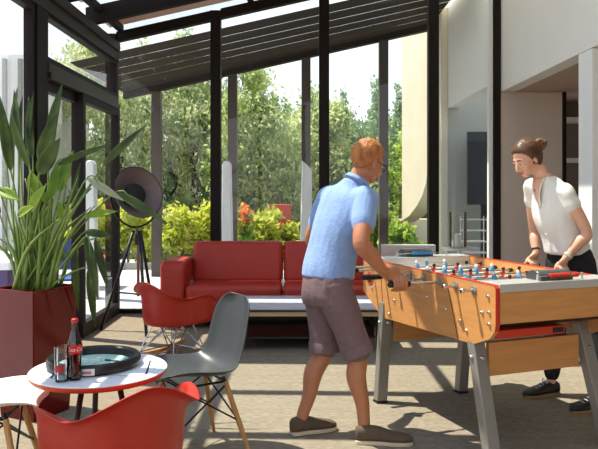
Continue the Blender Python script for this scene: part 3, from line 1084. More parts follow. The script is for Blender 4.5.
def big_leaf(base, tip, width, m, bend, stalk_from, seed, fold=.35):
    """a boat shaped leaf from base to tip with its own stalk"""
    r = random.Random(seed)
    base, tip, s0 = V(base), V(tip), V(stalk_from)
    ax = tip - base
    L = ax.length
    ax.normalize()
    up0 = V((r.uniform(-.5, .5), -1, .25)) if bend is None else V(bend)
    side = ax.cross(up0).normalized()
    nr = side.cross(ax).normalized()

    def fn(u, v):
        w = width * math.sin(PI * min(1, u * 1.02) ** .75) ** .8 * .5 if 0 < u < 1 else .001
        s = v * 2 - 1
        c = base + ax * (L * u) + nr * (-.12 * L * (u ** 2)) + nr * (.10 * L * u)
        return c + side * (s * w) + nr * (abs(s) * w * fold)
    g = G().grid(fn, 14, 7)
    lf = obj('leaf', g, m, pt, smooth=True, solid=0.0016)
    mid = (s0 + base) / 2 + (base - s0).cross(V((0, 1, 0))).normalized() * r.uniform(-.03, .03)
    pts = cat_rom([tuple(s0), tuple(mid), tuple(base), tuple(base + ax * L * .35 + nr * (-.12 * L * .12 + .035 * L - .002))], 14)
    obj('leaf_stalk', G().tube(pts, [.009 - .0062 * k / 13 for k in range(14)], 7), M_stalk, lf, smooth=True)


# (base px, tip px, depth, width, light?) read off the photograph and stood at their own depths
spec = [((11, 172), (0, 96), 4.35, .07, 0), ((14, 150), (17, 85), 4.5, .06, 0), ((19, 150), (14, 88), 4.3, .05, 0), ((30, 168), (10, 112), 4.25, .06, 0), ((48, 160), (62, 82), 4.35, .085, 0),
        ((41, 165), (57, 112), 4.2, .10, 0), ((39, 175), (60, 138), 4.15, .10, 0), ((28, 150), (33, 92), 4.5, .05, 0), ((20, 152), (22, 95), 4.6, .05, 0), ((33, 160), (28, 96), 4.45, .055, 0),
        ((55, 166), (112, 143), 4.3, .045, 0), ((103, 166), (147, 124), 4.3, .055, 0), ((87, 178), (124, 201), 4.1, .05, 2), ((60, 193), (73, 150), 4.3, .085, 1),
        ((31, 172), (48, 205), 4.15, .10, 1), ((50, 200), (58, 160), 4.2, .06, 1), ((30, 212), (46, 184), 4.2, .07, 1), ((64, 204), (92, 188), 4.35, .06, 0),
        ((84, 216), (118, 211), 4.3, .05, 1), ((116, 192), (166, 222), 4.35, .06, 0), ((84, 232), (113, 236), 4.25, .05, 0), ((74, 208), (80, 162), 4.5, .05, 0),
        ((86, 236), (98, 300), 4.15, .06, 0), ((88, 268), (95, 328), 4.2, .05, 0), ((95, 238), (108, 290), 4.3, .05, 0), ((76, 248), (78, 312), 4.25, .05, 0),
        ((0, 190), (20, 200), 4.3, .07, 1), ((4, 140), (-8, 90), 4.5, .06, 0), ((18, 216), (34, 206), 4.15, .06, 1), ((66, 228), (58, 200), 4.3, .055, 1), ((0, 215), (-20, 180), 4.4, .07, 0)]
rr_ = random.Random(8)
for k, (b, tp, d, w_, li) in enumerate(spec):
    B, T = wp(b[0], b[1], d), wp(tp[0], tp[1], d + rr_.uniform(-.12, .12))
    foot = V((PX + rr_.uniform(-.1, .1), PY + rr_.uniform(-.09, .09), .768))
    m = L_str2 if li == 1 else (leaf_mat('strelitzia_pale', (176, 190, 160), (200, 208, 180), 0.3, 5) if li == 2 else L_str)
    big_leaf(B, T, w_, m, None, foot, k)
g_i = 0
for k in range(34):
    a = rr_.uniform(-1, 1)
    foot = V((PX + rr_.uniform(-.12, .12), PY + rr_.uniform(-.1, .1), .764))
    top = foot + V((a * .34, rr_.uniform(-.14, .14), rr_.uniform(.3, .75)))
    mid = (foot + top) / 2 + V((-a * .05, 0, .05))
    obj('stalk', G().tube(cat_rom([tuple(foot), tuple(mid), tuple(top)], 8), [.014, .0135, .013, .012, .011, .009, .006, .003], 7), M_stalk, pt, smooth=True)

# ------------------------------------------------------------------ studio spotlight on a tripod
LX, LY = -1.62, 6.85
t = thing('tripod_spotlight', 'black tripod floor spotlight with a big dish reflector in the back left corner', 'floor lamp', (LX, LY, 0), world=True)
M_lampb = mat('lamp_black', (34, 32, 36), 0.4, 0.3)
M_lampin = mat('lamp_inner', (136, 120, 120), 0.45, 0.3)
cen = wp(139, 192, LY)
axis = V((0.66, -0.68, 0.33)).normalized()
prof = [(.02, -.20), (.10, -.19), (.18, -.13), (.24, -.06), (.275, 0.0)]
obj('dish', G().lathe(prof + [(.269, 0.0), (.234, -.058), (.175, -.124), (.095, -.182), (.02, -.19)], cen, 48, axis), M_lampb, t, smooth=50)
obj('reflector', G().lathe([(.001, -.181), (.094, -.181), (.173, -.122), (.232, -.057), (.267, -.002), (.265, .0), (.229, -.054), (.170, -.118), (.09, -.176), (.001, -.177)], cen, 48, axis), M_lampin, t, smooth=50)
obj('bulb_housing', G().lathe([(.10, -.176), (.115, -.09), (.112, -.06), (.09, -.05)], cen, 32, axis), mat('housing_black', (12, 12, 13), 0.5), t, smooth=40)
sidev = axis.cross(V((0, 0, 1))).normalized()
dn = sidev.cross(axis).normalized()
yk = [cen + sidev * (.29 * math.cos(a)) + V((0, 0, -1)) * (.34 * math.sin(a)) - axis * .05 for a in np.linspace(0, PI, 17)]
obj('yoke', G().tube(yk, .011, 8), M_lampb, t, smooth=True)
hub = V((LX, LY, .92))
yb_ = cen + V((0, 0, -.34)) - axis * .05
obj('centre_pole', G().tube([yb_, (LX, LY, .90), (LX, LY, .34)], .014, 10), mat('pole_wood', (150, 96, 84), 0.5), t, smooth=True)
obj('collar', G().tube([(LX, LY, .86), (LX, LY, .97)], .03, 12), M_lampb, t)
for k, (fx, fy) in enumerate([(-.37, -.02), (.13, .22), (.16, -.34)]):
    foot = V((LX + fx, LY + fy, 0.008))
    tp = V((LX + fx * .12, LY + fy * .12, 1.0))
    lg = obj('leg', G().tube([tp, foot], .016, 8), M_lampb, t, smooth=True)
    obj('rubber_foot', G().ell(foot + V((0, 0, .008)), .016), M_blackpl, lg)
    obj('spreader', G().tube([(LX, LY, .36), tp + (foot - tp) * .62], .009, 6), M_lampb, t)

# ------------------------------------------------------------------ low radiator by the glass
t = thing('radiator', 'low white panel radiator at the glass wall behind the football table', 'radiator', (1.22, 7.6, 0))
obj('panel', G().bb(-.3, .3, -.05, .05, .16, .80), mat('radiator_white', (216, 214, 206), 0.4), t, bevel=0.008)
g = G()
for k in range(14):
    g.bb(-.27 + k * .04, -.255 + k * .04, -.056, -.05, .2, .76)
obj('fins', g, mat('radiator_white', (216, 214, 206), 0.4), t)
for x in (-.22, .22):
    obj('foot', G().bb(x - .02, x + .02, -.06, .06, 0, .16), M_steel, t)
# ------------------------------------------------------------------ football table
T0 = V((1.095, 4.24, 0))
TA = R(20.5)
ft = thing('foosball_table', 'long beech wood table football game on grey metal legs between the two players', 'game table', tuple(T0), TA)
# local: x = across (v), y = along (u)
HW, HL = .40, .75
side = [(-.75, .735), (-.742, .70), (-.70, .655), (-.56, .60), (.47, .56), (.76, .70), (.76, .93), (-.735, .93), (-.75, .915)]
for s in (-1, 1):
    x0 = -HW if s < 0 else HW - .024
    sp = obj('side_panel', G().prism(side, (x0, 0, 0), (0, 1, 0), (0, 0, 1), (1, 0, 0), .024), M_beech, ft)
    e0 = x0 - .0005
    g = G()
    loop = side
    for i in range(len(loop)):
        a, b = loop[i], loop[(i + 1) % len(loop)]
        if i in (0, 8, 7, 6, 5):
            c = V((x0 + .012, a[0], a[1]))
            d = V((x0 + .012, b[0], b[1]))
            n = (d - c).normalized().cross(V((1, 0, 0)))
            if i == 6:
                c.z += .0
            g.beam(c, d, .005, .0245, up=(1, 0, 0))
    obj('edge_strip', g, M_rededge, sp)
    # bolts on the outer face
    xo = x0 - .001 if s < 0 else x0 + .025
    for (u, z) in ((-.69, .87), (-.64, .78), (-.70, .79), (-.70, .73), (-.50, .66), (-.44, .70), (-.30, .74), (.30, .70), (.37, .60), (.62, .74), (-.1, .78)):
        obj('bolt', G().lathe([(.010, -.004), (.010, .004), (.006, .009)], (xo, u, z), 12, (s, 0, 0)), M_chrome, sp, smooth=40)
    for ua, ub, zb in ((.50, .45, .565), (-.30, -.42, .60)):
        obj('seam', G().beam((xo + s * .0005, ua, .925), (xo + s * .0005, ub, zb), .003, .002, up=(1, 0, 0)), mat('seam_dark', (70, 44, 24), 0.7), sp)
    if s < 0:
        obj('ball_hole', G().loft([(V((xo + .0005, .65, .80)), V((0, .05, 0)), V((0, 0, .045))), (V((xo - .003, .65, .80)), V((0, .05, 0)), V((0, 0, .045)))], 24), M_rededge, sp)
        obj('hole_shade', G().loft([(V((xo - .003, .65, .80)), V((0, .032, 0)), V((0, 0, .03))), (V((xo - .0045, .65, .80)), V((0, .032, 0)), V((0, 0, .03)))], 24), M_blackpl, sp)
for s in (-1, 1):
    y0 = -HL if s < 0 else HL - .03
    z0 = .735 if s < 0 else .71
    obj('end_panel', G().bb(-HW + .0245, HW - .0245, y0 + (0.002 if s < 0 else 0), y0 + .03, z0, .893), M_beechx, ft, bevel=0.002)
    yy = (-HL, -HL + .15) if s < 0 else (HL - .15, HL)
    obj('end_rail', G().bb(-HW + .0245, HW - .0245, yy[0], yy[1], .894, .937), M_alu, ft, bevel=0.004)
    obj('goal_wall', G().bb(-HW + .0245, HW - .0245, yy[1] - .015 if s < 0 else yy[0], yy[1] if s < 0 else yy[0] + .015, .79, .893), M_alu, ft)
M_field = mat('pitch', (222, 224, 214), 0.4)
pf = obj('playfield', G().bb(-HW + .025, HW - .025, -.60, .60, .775, .79), M_field, ft)
g = G().bb(-HW + .03, HW - .03, -.003, .003, .7902, .7908)
g.loft([(V((0, 0, .7902)), V((.1, 0, 0)), V((0, .1, 0))), (V((0, 0, .7908)), V((.1, 0, 0)), V((0, .1, 0)))], 32, True)
obj('pitch_marking', g, mat('mark_green', (120, 160, 120), 0.5), pf)
obj('underbody', G().bb(-HW + .03, HW - .03, -.66, .70, .70, .774), mat('under_dark', (60, 36, 22), 0.7), ft)
# red ball drawer under the near end with a dark mouth
dr = obj('ball_return', G().bb(-HW + .03, .06, -.72, -.58, .655, .698), M_rededge, ft, bevel=0.004)
obj('mouth', G().bb(-.02, .05, -.7215, -.719, .664, .69), M_blackpl, dr)
# cross panels between the legs
obj('cross_panel', G().bb(-.30, .30, -.56, -.53, .42, .60), M_beechx, ft, bevel=0.003)
obj('cross_panel', G().bb(-.32, .28, .44, .47, .40, .585), M_beechx, ft, bevel=0.003)
# legs
for tp, ft_ in (((-.36, -.51), (-.39, -.72)), ((.35, -.51), (.37, -.71)), ((-.37, .47), (-.42, .46)), ((.27, .47), (.21, .46))):
    a = V((tp[0], tp[1], .66))
    b = V((ft_[0], ft_[1], 0.012))
    lg = obj('leg', G().beam(a, b, .075, .06, up=(0, 1, 0)), M_legmetal, ft, bevel=0.006)
    sg = -1 if tp[0] < 0 else 1
    k = a + (b - a) * .2
    obj('leg_bolt', G().lathe([(.012, -.002), (.012, .006), (.008, .012)], k + V((sg * .038, 0, 0)), 12, (sg, 0, 0)), M_chrome, lg, smooth=40)
    obj('leg_bolt', G().lathe([(.012, -.002), (.012, .006), (.008, .012)], k + V((0, -.034, 0)), 12, (0, -1, 0)), M_chrome, lg, smooth=40)
    obj('foot_pad', G().bb(b.x - .038, b.x + .038, b.y - .033, b.y + .033, 0, .012), M_blackpl, lg)

# rods with players
M_fb = mat('player_blue', (70, 140, 190), 0.4)
M_fr = mat('player_red', (176, 36, 28), 0.4)
M_fs = mat('player_skin', (226, 214, 204), 0.5)
ROD_Z = .884
rods = [(.609, 1, 'b'), (.441, 2, 'b'), (.273, 3, 'r'), (.105, 5, 'b'), (-.063, 5, 'r'), (-.231, 3, 'b'), (-.399, 2, 'r'), (-.567, 1, 'r')]
shift = [0.02, -.04, .05, -.03, .04, -.02, .06, -.10]
for (u, n, c), sh in zip(rods, shift):
    sgn = -1 if c == 'b' else 1
    rod = obj('rod', G().tube([(-sgn * (HW + .07), u, ROD_Z), (sgn * (HW + .20), u, ROD_Z)], .0085, 12), M_chrome, ft, smooth=40)
    obj('handle', G().lathe([(.012, 0), (.017, .006), (.0165, .05), (.0175, .10), (.017, .13), (.011, .137)], (sgn * (HW + .19), u, ROD_Z), 16, (sgn, 0, 0)), M_blackpl, rod, smooth=40)
    for s in (-1, 1):
        obj('bearing', G().lathe([(.024, 0), (.024, .006), (.015, .012)], (s * HW, u, ROD_Z), 18, (s, 0, 0)), M_steel, rod, smooth=40)
    obj('end_cap', G().lathe([(.013, 0), (.015, .012), (.010, .018)], (-sgn * (HW + .065), u, ROD_Z), 14, (-sgn, 0, 0)), M_chrome if c == 'r' else M_blackpl, rod, smooth=40)
    span = {1: [0], 2: [-.11, .11], 3: [-.18, 0, .18], 5: [-.24, -.12, 0, .12, .24]}[n]
    tilt = {0.609: 10, .441: -15, .273: 20, .105: -10, -.063: 15, -.231: -30, -.399: 12, -.567: 25}[u]
    Mt = Matrix.Rotation(R(tilt), 3, 'X')
    for x in span:
        c0 = V((x + sh, u, ROD_Z))
        f = obj('player', G().loft([(c0 + Mt @ V((0, 0, z)), Mt @ V((a, 0, 0)), Mt @ V((0, b, 0))) for z, a, b in ((-.08, .008, .012), (-.065, .009, .011), (-.05, .008, .007), (-.02, .013, .010), (.0, .016, .0125), (.018, .0175, .012), (.026, .010, .009))], 12), M_fb if c == 'b' else M_fr, rod, smooth=50)
        obj_h = G().ell(c0 + Mt @ V((0, 0, .037)), (.0105, .0115, .0135), Mt, 12, 8)
        o_ = obj('player_head', obj_h, M_fs if c == 'b' else M_blackpl, rod, smooth=True)
    for x in (-HW + .05, HW - .05):
        obj('bumper', G().tube([(x - .012, u, ROD_Z), (x + .012, u, ROD_Z)], .014, 12), M_blackpl, rod, smooth=40)
# curved covers on the end rails, score beads
for s in (-1, 1):
    yc = s * (HL - .045)
    xs0, xs1 = (-.10, .11) if s < 0 else (-.12, .10)
    arc = [(.062 * math.cos(a), .05 * math.sin(a)) for a in np.linspace(0, PI, 13)]
    cv = obj('ball_cover', G().prism([(a + yc + (.04 if s < 0 else 0), b + .938) for a, b in arc], (xs0, 0, 0), (0, 1, 0), (0, 0, 1), (1, 0, 0), xs1 - xs0), mat('cover_grey', (84, 86, 88), 0.25, 0.3), ft, smooth=50, bevel=0.004)
    wire = obj('score_wire', G().tube([(-.12, yc - .018, .962), (.17, yc - .018, .962)], .003, 6) if s < 0 else G().tube([(-.2, yc - .075, .962), (.2, yc - .075, .962)], .003, 6), M_chrome, ft)
    yw = yc - .018 if s < 0 else yc - .075
    for xx in ((-.12, .17) if s < 0 else (-.2, .2)):
        obj('wire_post', G().tube([(xx, yw, .936), (xx, yw, .972)], .006, 8), M_alu, wire)
    for k in range(10):
        xx = (-.045 + k * .0165 + (.025 if k > 7 else 0)) if s < 0 else (-.08 + k * .0165)
        obj('score_bead', G().lathe([(.006, 0), (.013, .003), (.013, .012), (.006, .015)], (xx, yw, .962), 12, (1, 0, 0)), M_rededge if s < 0 else M_fb, wire, smooth=50)
# ------------------------------------------------------------------ people


def limb(g, joints, n=16, k=6):
    """joints: (point, radius) or (point, (ra, rb, side)); smooth tapered limb"""
    pts = cat_rom([tuple(j[0]) + (j[1],) for j in joints], (len(joints) - 1) * k + 1)
    g.tube([p[:3] for p in pts], [p[3] for p in pts], n)
    g.ell(pts[0][:3], pts[0][3] * .98, n=12, m=8)
    g.ell(pts[-1][:3], pts[-1][3] * .98, n=12, m=8)


def torso(g, rings, side, n=24, k=5, power=2.3):
    """rings: (centre, half width, half depth); side = unit vector shoulder to shoulder"""
    P = cat_rom([tuple(c) + (w, d) for c, w, d in rings], (len(rings) - 1) * k + 1)
    out = []
    for i, p in enumerate(P):
        a, b = P[max(i - 1, 0)], P[min(i + 1, len(P) - 1)]
        t = V((b[0] - a[0], b[1] - a[1], b[2] - a[2])).normalized()
        s = (side - t * side.dot(t)).normalized()
        f = t.cross(s).normalized()
        out.append((V(p[:3]), s * p[3], f * p[4]))
    g.loft(out, n, True, power)


def frame(fwd, up):
    """columns: forward, left, up"""
    f = V(fwd).normalized()
    u = V(up)
    l = u.cross(f).normalized()
    u = f.cross(l).normalized()
    return Matrix((f, l, u)).transposed()


def head_shape(g, c, M, s=1.0, fem=False):
    def E(p, r):
        g.ell(c + M @ (V(p) * s), tuple(x * s for x in r), M, 18, 12)
    E((-.012, 0, .035), (.096, .076, .092))
    E((.03, 0, .0), (.066, .066, .075))
    E((.032, 0, -.045), (.055, .054 if fem else .060, .062))
    E((.056, 0, -.088), (.030, .030 if fem else .036, .024))
    E((.0, 0, -.065), (.055, .052, .04))
    for y in (-1, 1):
        E((.055, y * .036, -.03), (.032, .026, .03))
        E((.076, y * .030, .022), (.016, .024, .010))
        g.ell(c + M @ (V((-.004, y * .076, -.012)) * s), (.018 * s, .009 * s, .031 * s), M @ Matrix.Rotation(y * R(14), 3, 'Z'), 12, 8)
    # nose
    a, b = c + M @ (V((.088, 0, .010)) * s), c + M @ (V((.113, 0, -.033)) * s)
    g.tube([a, (a + b) / 2 + M @ V((-.001, 0, 0)), b], [.0095 * s, .011 * s, .0125 * s], 10)
    E((.110, 0, -.036), (.014, .0125, .010))
    for y in (-1, 1):
        E((.101, y * .011, -.038), (.010, .008, .008))
    E((.084, 0, -.062), (.013, .022, .014))


def face_parts(parent, c, M, s, iris, brow, lip, brow_y=.030):
    M_eye = mat('eye_white', (226, 222, 216), 0.2)
    for y in (-1, 1):
        p = c + M @ (V((.0825, y * .031, .003)) * s)
        e = obj('eye', G().ell(p, (.011 * s, .0135 * s, .0068 * s), M, 14, 10), M_eye, parent, smooth=True)
        obj('iris', G().ell(c + M @ (V((.0905, y * .0305, .002)) * s), (.0045 * s, .006 * s, .006 * s), M, 12, 8), iris, e, smooth=True)
        pts = [c + M @ (V(q) * s) for q in ((.094, y * .014, brow_y - .004), (.092, y * .030, brow_y + .002), (.080, y * .048, brow_y - .004))]
        obj('eyebrow', G().tube(cat_rom([tuple(p) for p in pts], 8), [.003 * s, .0042 * s, .0045 * s, .0045 * s, .004 * s, .0035 * s, .003 * s, .002 * s], 8), brow, parent, smooth=True)
    g = G()
    for dz, r in ((.003, .0045), (-.0065, .0052)):
        pts = [c + M @ (V(q) * s) for q in ((.086, -.023, -.0635 + .004), (.0965, -.011, -.0645 + dz), (.0985, 0, -.0645 + dz * 1.2), (.0965, .011, -.0645 + dz), (.086, .023, -.0635 + .004))]
        g.tube(cat_rom([tuple(p) for p in pts], 13), [r * s * (.4 + .6 * math.sin(PI * k / 12)) for k in range(13)], 8)
    obj('lips', remesh(g, .002, 2), lip, parent, smooth=True)


def grip_hand(g, ctr, h, out, wrist, s=1.0, thumb=1):
    """hand closed round a bar: ctr on the bar axis, h along the bar (first to little finger),
    out = horizontal direction over which the fingers curl"""
    h = V(h).normalized()
    up = V((0, 0, 1))
    out = V(out)
    out = (out - h * out.dot(h)).normalized()
    up = h.cross(out)
    if up.z < 0:
        up = -up
    lens = [(.2, 1.0), (.25, 1.06), (.22, 1.0), (.15, .86)]
    for i, (_, L) in enumerate(lens):
        base = ctr + h * ((i - 1.5) * .0205 * s)
        pts = []
        rr = []
        for k, ph in enumerate(np.linspace(R(-8), R(-8) + R(232) * L, 11)):
            rad = (.036 - .0085 * min(1, k / 6)) * s
            knob = .0025 if k in (0, 4, 8) else 0
            pts.append(base + up * (math.cos(ph) * (rad + knob)) + out * (math.sin(ph) * (rad + knob)))
            rr.append((.0105 - .0026 * k / 10) * s * (L * .5 + .5))
        pts.insert(0, base * .8 + wrist * .2 + up * (.03 * s))
        rr.insert(0, .0105 * s)
        g.tube(pts, rr, 10)
        g.ell(pts[-1], rr[-1], n=10, m=6)
    # palm: from the wrist onto the back of the bar
    pc = ctr + up * (.036 * s) - out * (.012 * s)
    rings = []
    for f, wd, th in ((0, .026, .021), (.35, .036, .021), (.7, .043, .017), (1, .041, .013)):
        c = wrist.lerp(pc, f)
        ax = (pc - wrist).normalized()
        sdv = (h - ax * h.dot(ax))
        sdv = sdv.normalized() if sdv.length > .2 else out
        rings.append((c, sdv * wd * s, ax.cross(sdv) * th * s))
    g.loft(rings, 14, True)
    g.ell(pc, (.036 * s,) * 3, None, 12, 8) if False else None
    g.loft([(ctr + h * (t * .04 * s) + up * (.033 * s) - out * (.006 * s), out * (.026 * s), up * (.013 * s)) for t in (-1, -.5, 0, .5, 1)], 12, True)
    # thumb along the other side of the bar
    b = wrist.lerp(pc, .55) - h * (.02 * s) - out * .016 * s
    q = ctr - h * (.034 * s) - out * (.033 * s) + up * (.012 * s)
    e = ctr - h * (.012 * s) - out * (.030 * s) - up * (.016 * s)
    g.tube([b, (b + q) / 2 - out * .008 * s, q, (q + e) / 2 - out * .003 * s, e], [.0145 * s, .0135 * s, .012 * s, .0115 * s, .009 * s], 10)
    g.ell(e, .009 * s, n=10, m=6)


def shoe(parent, heel, toe, upper_m, sole_m, name='shoe', h=.075, w=.046, lace=None, ankle=None):
    heel, toe = V(heel), V(toe)
    d = toe - heel
    L = d.length
    f = d.normalized()
    l = V((0, 0, 1)).cross(f).normalized()
    u = f.cross(l)
    g = G()
    prof = [(0.0, .55, .80), (.05, .74, .93), (.16, .80, 1.0), (.30, .78, .97), (.42, .84, .90), (.58, .98, .70), (.74, 1.04, .56), (.88, .92, .47), (.96, .66, .38), (1.0, .35, .28)]
    P = cat_rom(prof, 30)
    out = []
    for t, a, b in P:
        c = heel + f * (t * L)
        out.append((c + u * (.018 + b * h * .5 - .004), l * (w * a), u * (b * h * .5)))
    g.loft(out, 20, True, 2.6)
    s_ = obj(name, g, upper_m, parent, smooth=True)
    g = G()
    ol = [(t, a) for t, a, b in P]
    lo = [heel + f * (t * L) + l * (w * a * 1.07) for t, a in ol] + [heel + f * (t * L) - l * (w * a * 1.07) for t, a in reversed(ol)]
    n = len(lo)
    g.add(lo + [p + u * .021 for p in lo], [tuple(range(n - 1, -1, -1)), tuple(range(n, 2 * n))] + [(i, (i + 1) % n, (i + 1) % n + n, i + n) for i in range(n)])
    obj('sole', g, sole_m, s_, bevel=.004)
    if lace:
        g = G()
        for k in range(4):
            t = .44 + k * .07
            i = min(29, int(t * 29))
            c, a, b = out[i]
            g.tube([c + a * .45 + b * .93, c + b * 1.06, c - a * .45 + b * .93], .0032, 6)
        c, a, b = out[12]
        for q in (-1, 1):
            g.tube(cat_rom([tuple(c + b * 1.06), tuple(c + a * .5 * q + b * 1.5), tuple(c + a * .8 * q + b * 1.0), tuple(c + b * 1.04)], 10), .003, 6)
        obj('laces', g, lace, s_, smooth=True)
    return s_


# ================================================================== the man
FM = V((math.cos(R(20.5)), math.sin(R(20.5)), 0))       # faces across the table
RM = V((FM.y, -FM.x, 0))                                # his right, towards the camera
man = thing('person', 'standing person in light blue polo shirt and mauve shorts leaning to the game table', 'person', (0.28, 3.86, 0), world=True)

pel = V((.165, 3.93, .86))
hipR, hipL = pel + RM * .085, pel - RM * .085
shR, shL = V((.375, 3.80, 1.355)), V((.185, 4.10, 1.355))
RT = V((.545, -.84, 0)).normalized()
chest = (shR + shL) / 2
neck0 = V((.335, 3.95, 1.455))
hc = V((.402, 3.965, 1.572))
elR, wrR = V((.335, 3.66, 1.125)), V((.47, 3.765, .955))
elL = V((.075, 4.22, 1.11))


def rodpt(u, v):
    c, s = math.cos(TA), math.sin(TA)
    return V((T0.x + v * c - u * s, T0.y + v * s + u * c, ROD_Z))


hR = rodpt(-.231, -HW - .268)
hL = rodpt(.441, -HW - .27)
wrL = hL + V((-.055, -.015, .075))
knR, anR = V((.33, 3.83, .495)), V((.365, 3.82, .10))
knL, anL = V((.15, 3.99, .475)), V((.02, 3.935, .105))
# torso line, gently bowed
t1 = V((.178, 3.935, .95))
t2 = V((.20, 3.94, 1.08))
t3 = V((.243, 3.94, 1.22))
t4 = V((.285, 3.945, 1.345))
g = G()
torso(g, [(pel - V((0, 0, .07)), .13, .09), (pel, .16, .105), (t1, .145, .095), (t2, .15, .098), (t3, .175, .105), (t4, .17, .09), (neck0 + V((-.015, 0, -.03)), .085, .065), (neck0 + V((0, 0, .01)), .06, .058)], -RT)
limb(g, [(neck0 - V((0, 0, .02)), .06), (neck0 + V((.02, .005, .05)), .055), (hc + V((-.015, 0, -.05)), .055)])
limb(g, [(shR + V((-.02, .04, 0)), .060), (shR.lerp(elR, .35), .057), (elR, .046), (elR.lerp(wrR, .35), .046), (wrR, .030)])
limb(g, [(shL + V((.02, -.06, -.01)), .042), (shL.lerp(elL, .35), .049), (elL, .041), (elL.lerp(wrL, .35), .043), (wrL, .029)])
grip_hand(g, hR, -FM, RM, wrR, 1.14)
grip_hand(g, hL, -FM, -RM, wrL, 1.02)
for hp, kn, an, tw in ((hipR, knR, anR, 0), (hipL, knL, anL, 0)):
    calf = kn.lerp(an, .33) - FM * .022
    limb(g, [(hp, .092), (hp.lerp(kn, .4), .078), (kn, .055), (calf, .057), (kn.lerp(an, .7), .041), (an, .035), (an - V((0, 0, .05)), .036)])
HM = frame(V((.80, .52, -.34)), V((.25, .12, 1)))
head_shape(g, hc, HM, .98)
body = obj('body', remesh(g, .0055, 4, .5), M_skin_m, man, smooth=True)
face_parts(man, hc, HM, .98, mat('iris_dark', (52, 40, 30), 0.2), mat('brow_ginger', (128, 72, 40), 0.8), mat('lips_man', (178, 108, 90), 0.5))

# ginger hair: short cap, low at the nape
M_ging = mat('hair_ginger', (176, 108, 54), 0.6, noise_scale=30, noise_amt=0.35, stretch=(1, 1, .5), bump=0.9, bump_scale=70)


def hair_cap(c, M, s, keep, amp, rx=(.104, .083, .102), ctr=(-.016, 0, .036), nape=1.0):
    vs, fs = [], []
    nu, nv = 44, 26
    g = G()
    q = G()
    for i in range(nu):
        for j in range(nv):
            a = 2 * PI * i / nu
            b = -PI / 2 + PI * j / (nv - 1)
            d = V((math.cos(a) * math.cos(b), math.sin(a) * math.cos(b), math.sin(b)))
            low = nape if d.z < 0 else 1.0
            p = V((ctr[0] + d.x * rx[0], ctr[1] + d.y * rx[1], ctr[2] + d.z * rx[2] * low))
            k = keep(p)                 # 1 = hair thickness, below 0 sinks under the skin
            p = V((ctr[0] + d.x * rx[0] * k, ctr[1] + d.y * rx[1] * k, ctr[2] + d.z * rx[2] * low * k))
            w = c + M @ (p * s)
            w += (M @ d) * noise.noise(w * 55) * amp
            vs.append(w)
    for i in range(nu):
        for j in range(nv - 1):
            a, b = i * nv + j, ((i + 1) % nu) * nv + j
            fs.append((a, b, b + 1, a + 1))
    return g.add(vs, fs)


def sstep(x, a, b):
    t = min(1, max(0, (x - a) / (b - a)))
    return t * t * (3 - 2 * t)


def keep_man(p):
    # hairline: high at the forehead, down behind the ears to the nape
    line = np.interp(p.x, [-.13, -.05, -.035, -.02, .022, .045, .075, .1], [-.085, -.065, -.05, .015, .018, .05, .07, .08])
    return .80 + .24 * sstep(p.z, line - .012, line + .012)


obj('hair', hair_cap(hc, HM, .98, keep_man, .006), M_ging, man, smooth=True)
gl = obj('glasses', G().tube([hc + HM @ V((.102, -.012, .008)), hc + HM @ V((.102, .012, .008))], .002, 6), M_black, man)
for y in (-1, 1):
    obj('temple', G().tube([hc + HM @ V((.0, y * .079, .008)), hc + HM @ V((.095, y * .066, .006))], .0022, 6), M_black, gl)
for y in (-1, 1):
    cc = hc + HM @ V((.099, y * .036, .0))
    ring = [cc + HM @ V((0, .025 * math.cos(a), .019 * math.sin(a))) for a in np.linspace(0, 2 * PI, 20)]
    obj('lens_rim', G().tube(ring, .002, 6, False), M_black, gl)

# polo shirt
M_polo = mat('polo_blue', (128, 155, 200), 0.85, noise_scale=26, noise_amt=0.06, bump=0.25, bump_scale=60, sheen=0.2)
g = G()
torso(g, [(V((.168, 3.93, .905)), .172, .132), (V((.172, 3.932, .96)), .170, .130), (t2, .170, .124), (t3, .192, .126), (t4 + V((-.005, 0, 0)), .188, .112), (neck0 + V((-.025, 0, -.045)), .11, .085), (neck0 + V((-.006, 0, .006)), .070, .067)], -RT)
limb(g, [(t4.lerp(shR, .75), .078), (shR, .074), (shR.lerp(elR, .32), .069), (shR.lerp(elR, .55), .067)])
limb(g, [(t4.lerp(shL, .75), .082), (shL, .082), (shL.lerp(elL, .35), .075), (shL.lerp(elL, .58), .069)])
shirt = obj('polo_shirt', remesh(g, .007, 5, .5, (.005, 11, (1, 1, .35))), M_polo, man, smooth=True)
# collar
ring = []
cg = G()
ax = (hc - neck0).normalized()
sdv = (RT - ax * RT.dot(ax)).normalized()
fw = sdv.cross(ax)
for k in range(28):
    a = 2 * PI * k / 28
    ring.append(neck0 + V((0, 0, .0)) + sdv * (.071 * math.cos(a)) + fw * (.068 * math.sin(a)))
vs, fs = [], []
for k, p in enumerate(ring):
    rad = (p - neck0).normalized()
    vs += [p - ax * .006, p + ax * .022 - rad * .004, p + ax * .026 + rad * .001, p + ax * .002 + rad * .013]
for k in range(28):
    for j in range(3):
        a, b = k * 4 + j, ((k + 1) % 28) * 4 + j
        fs.append((a, b, b + 1, a + 1))
obj('collar', cg.add(vs, fs), M_polo, shirt, smooth=True, solid=.003)

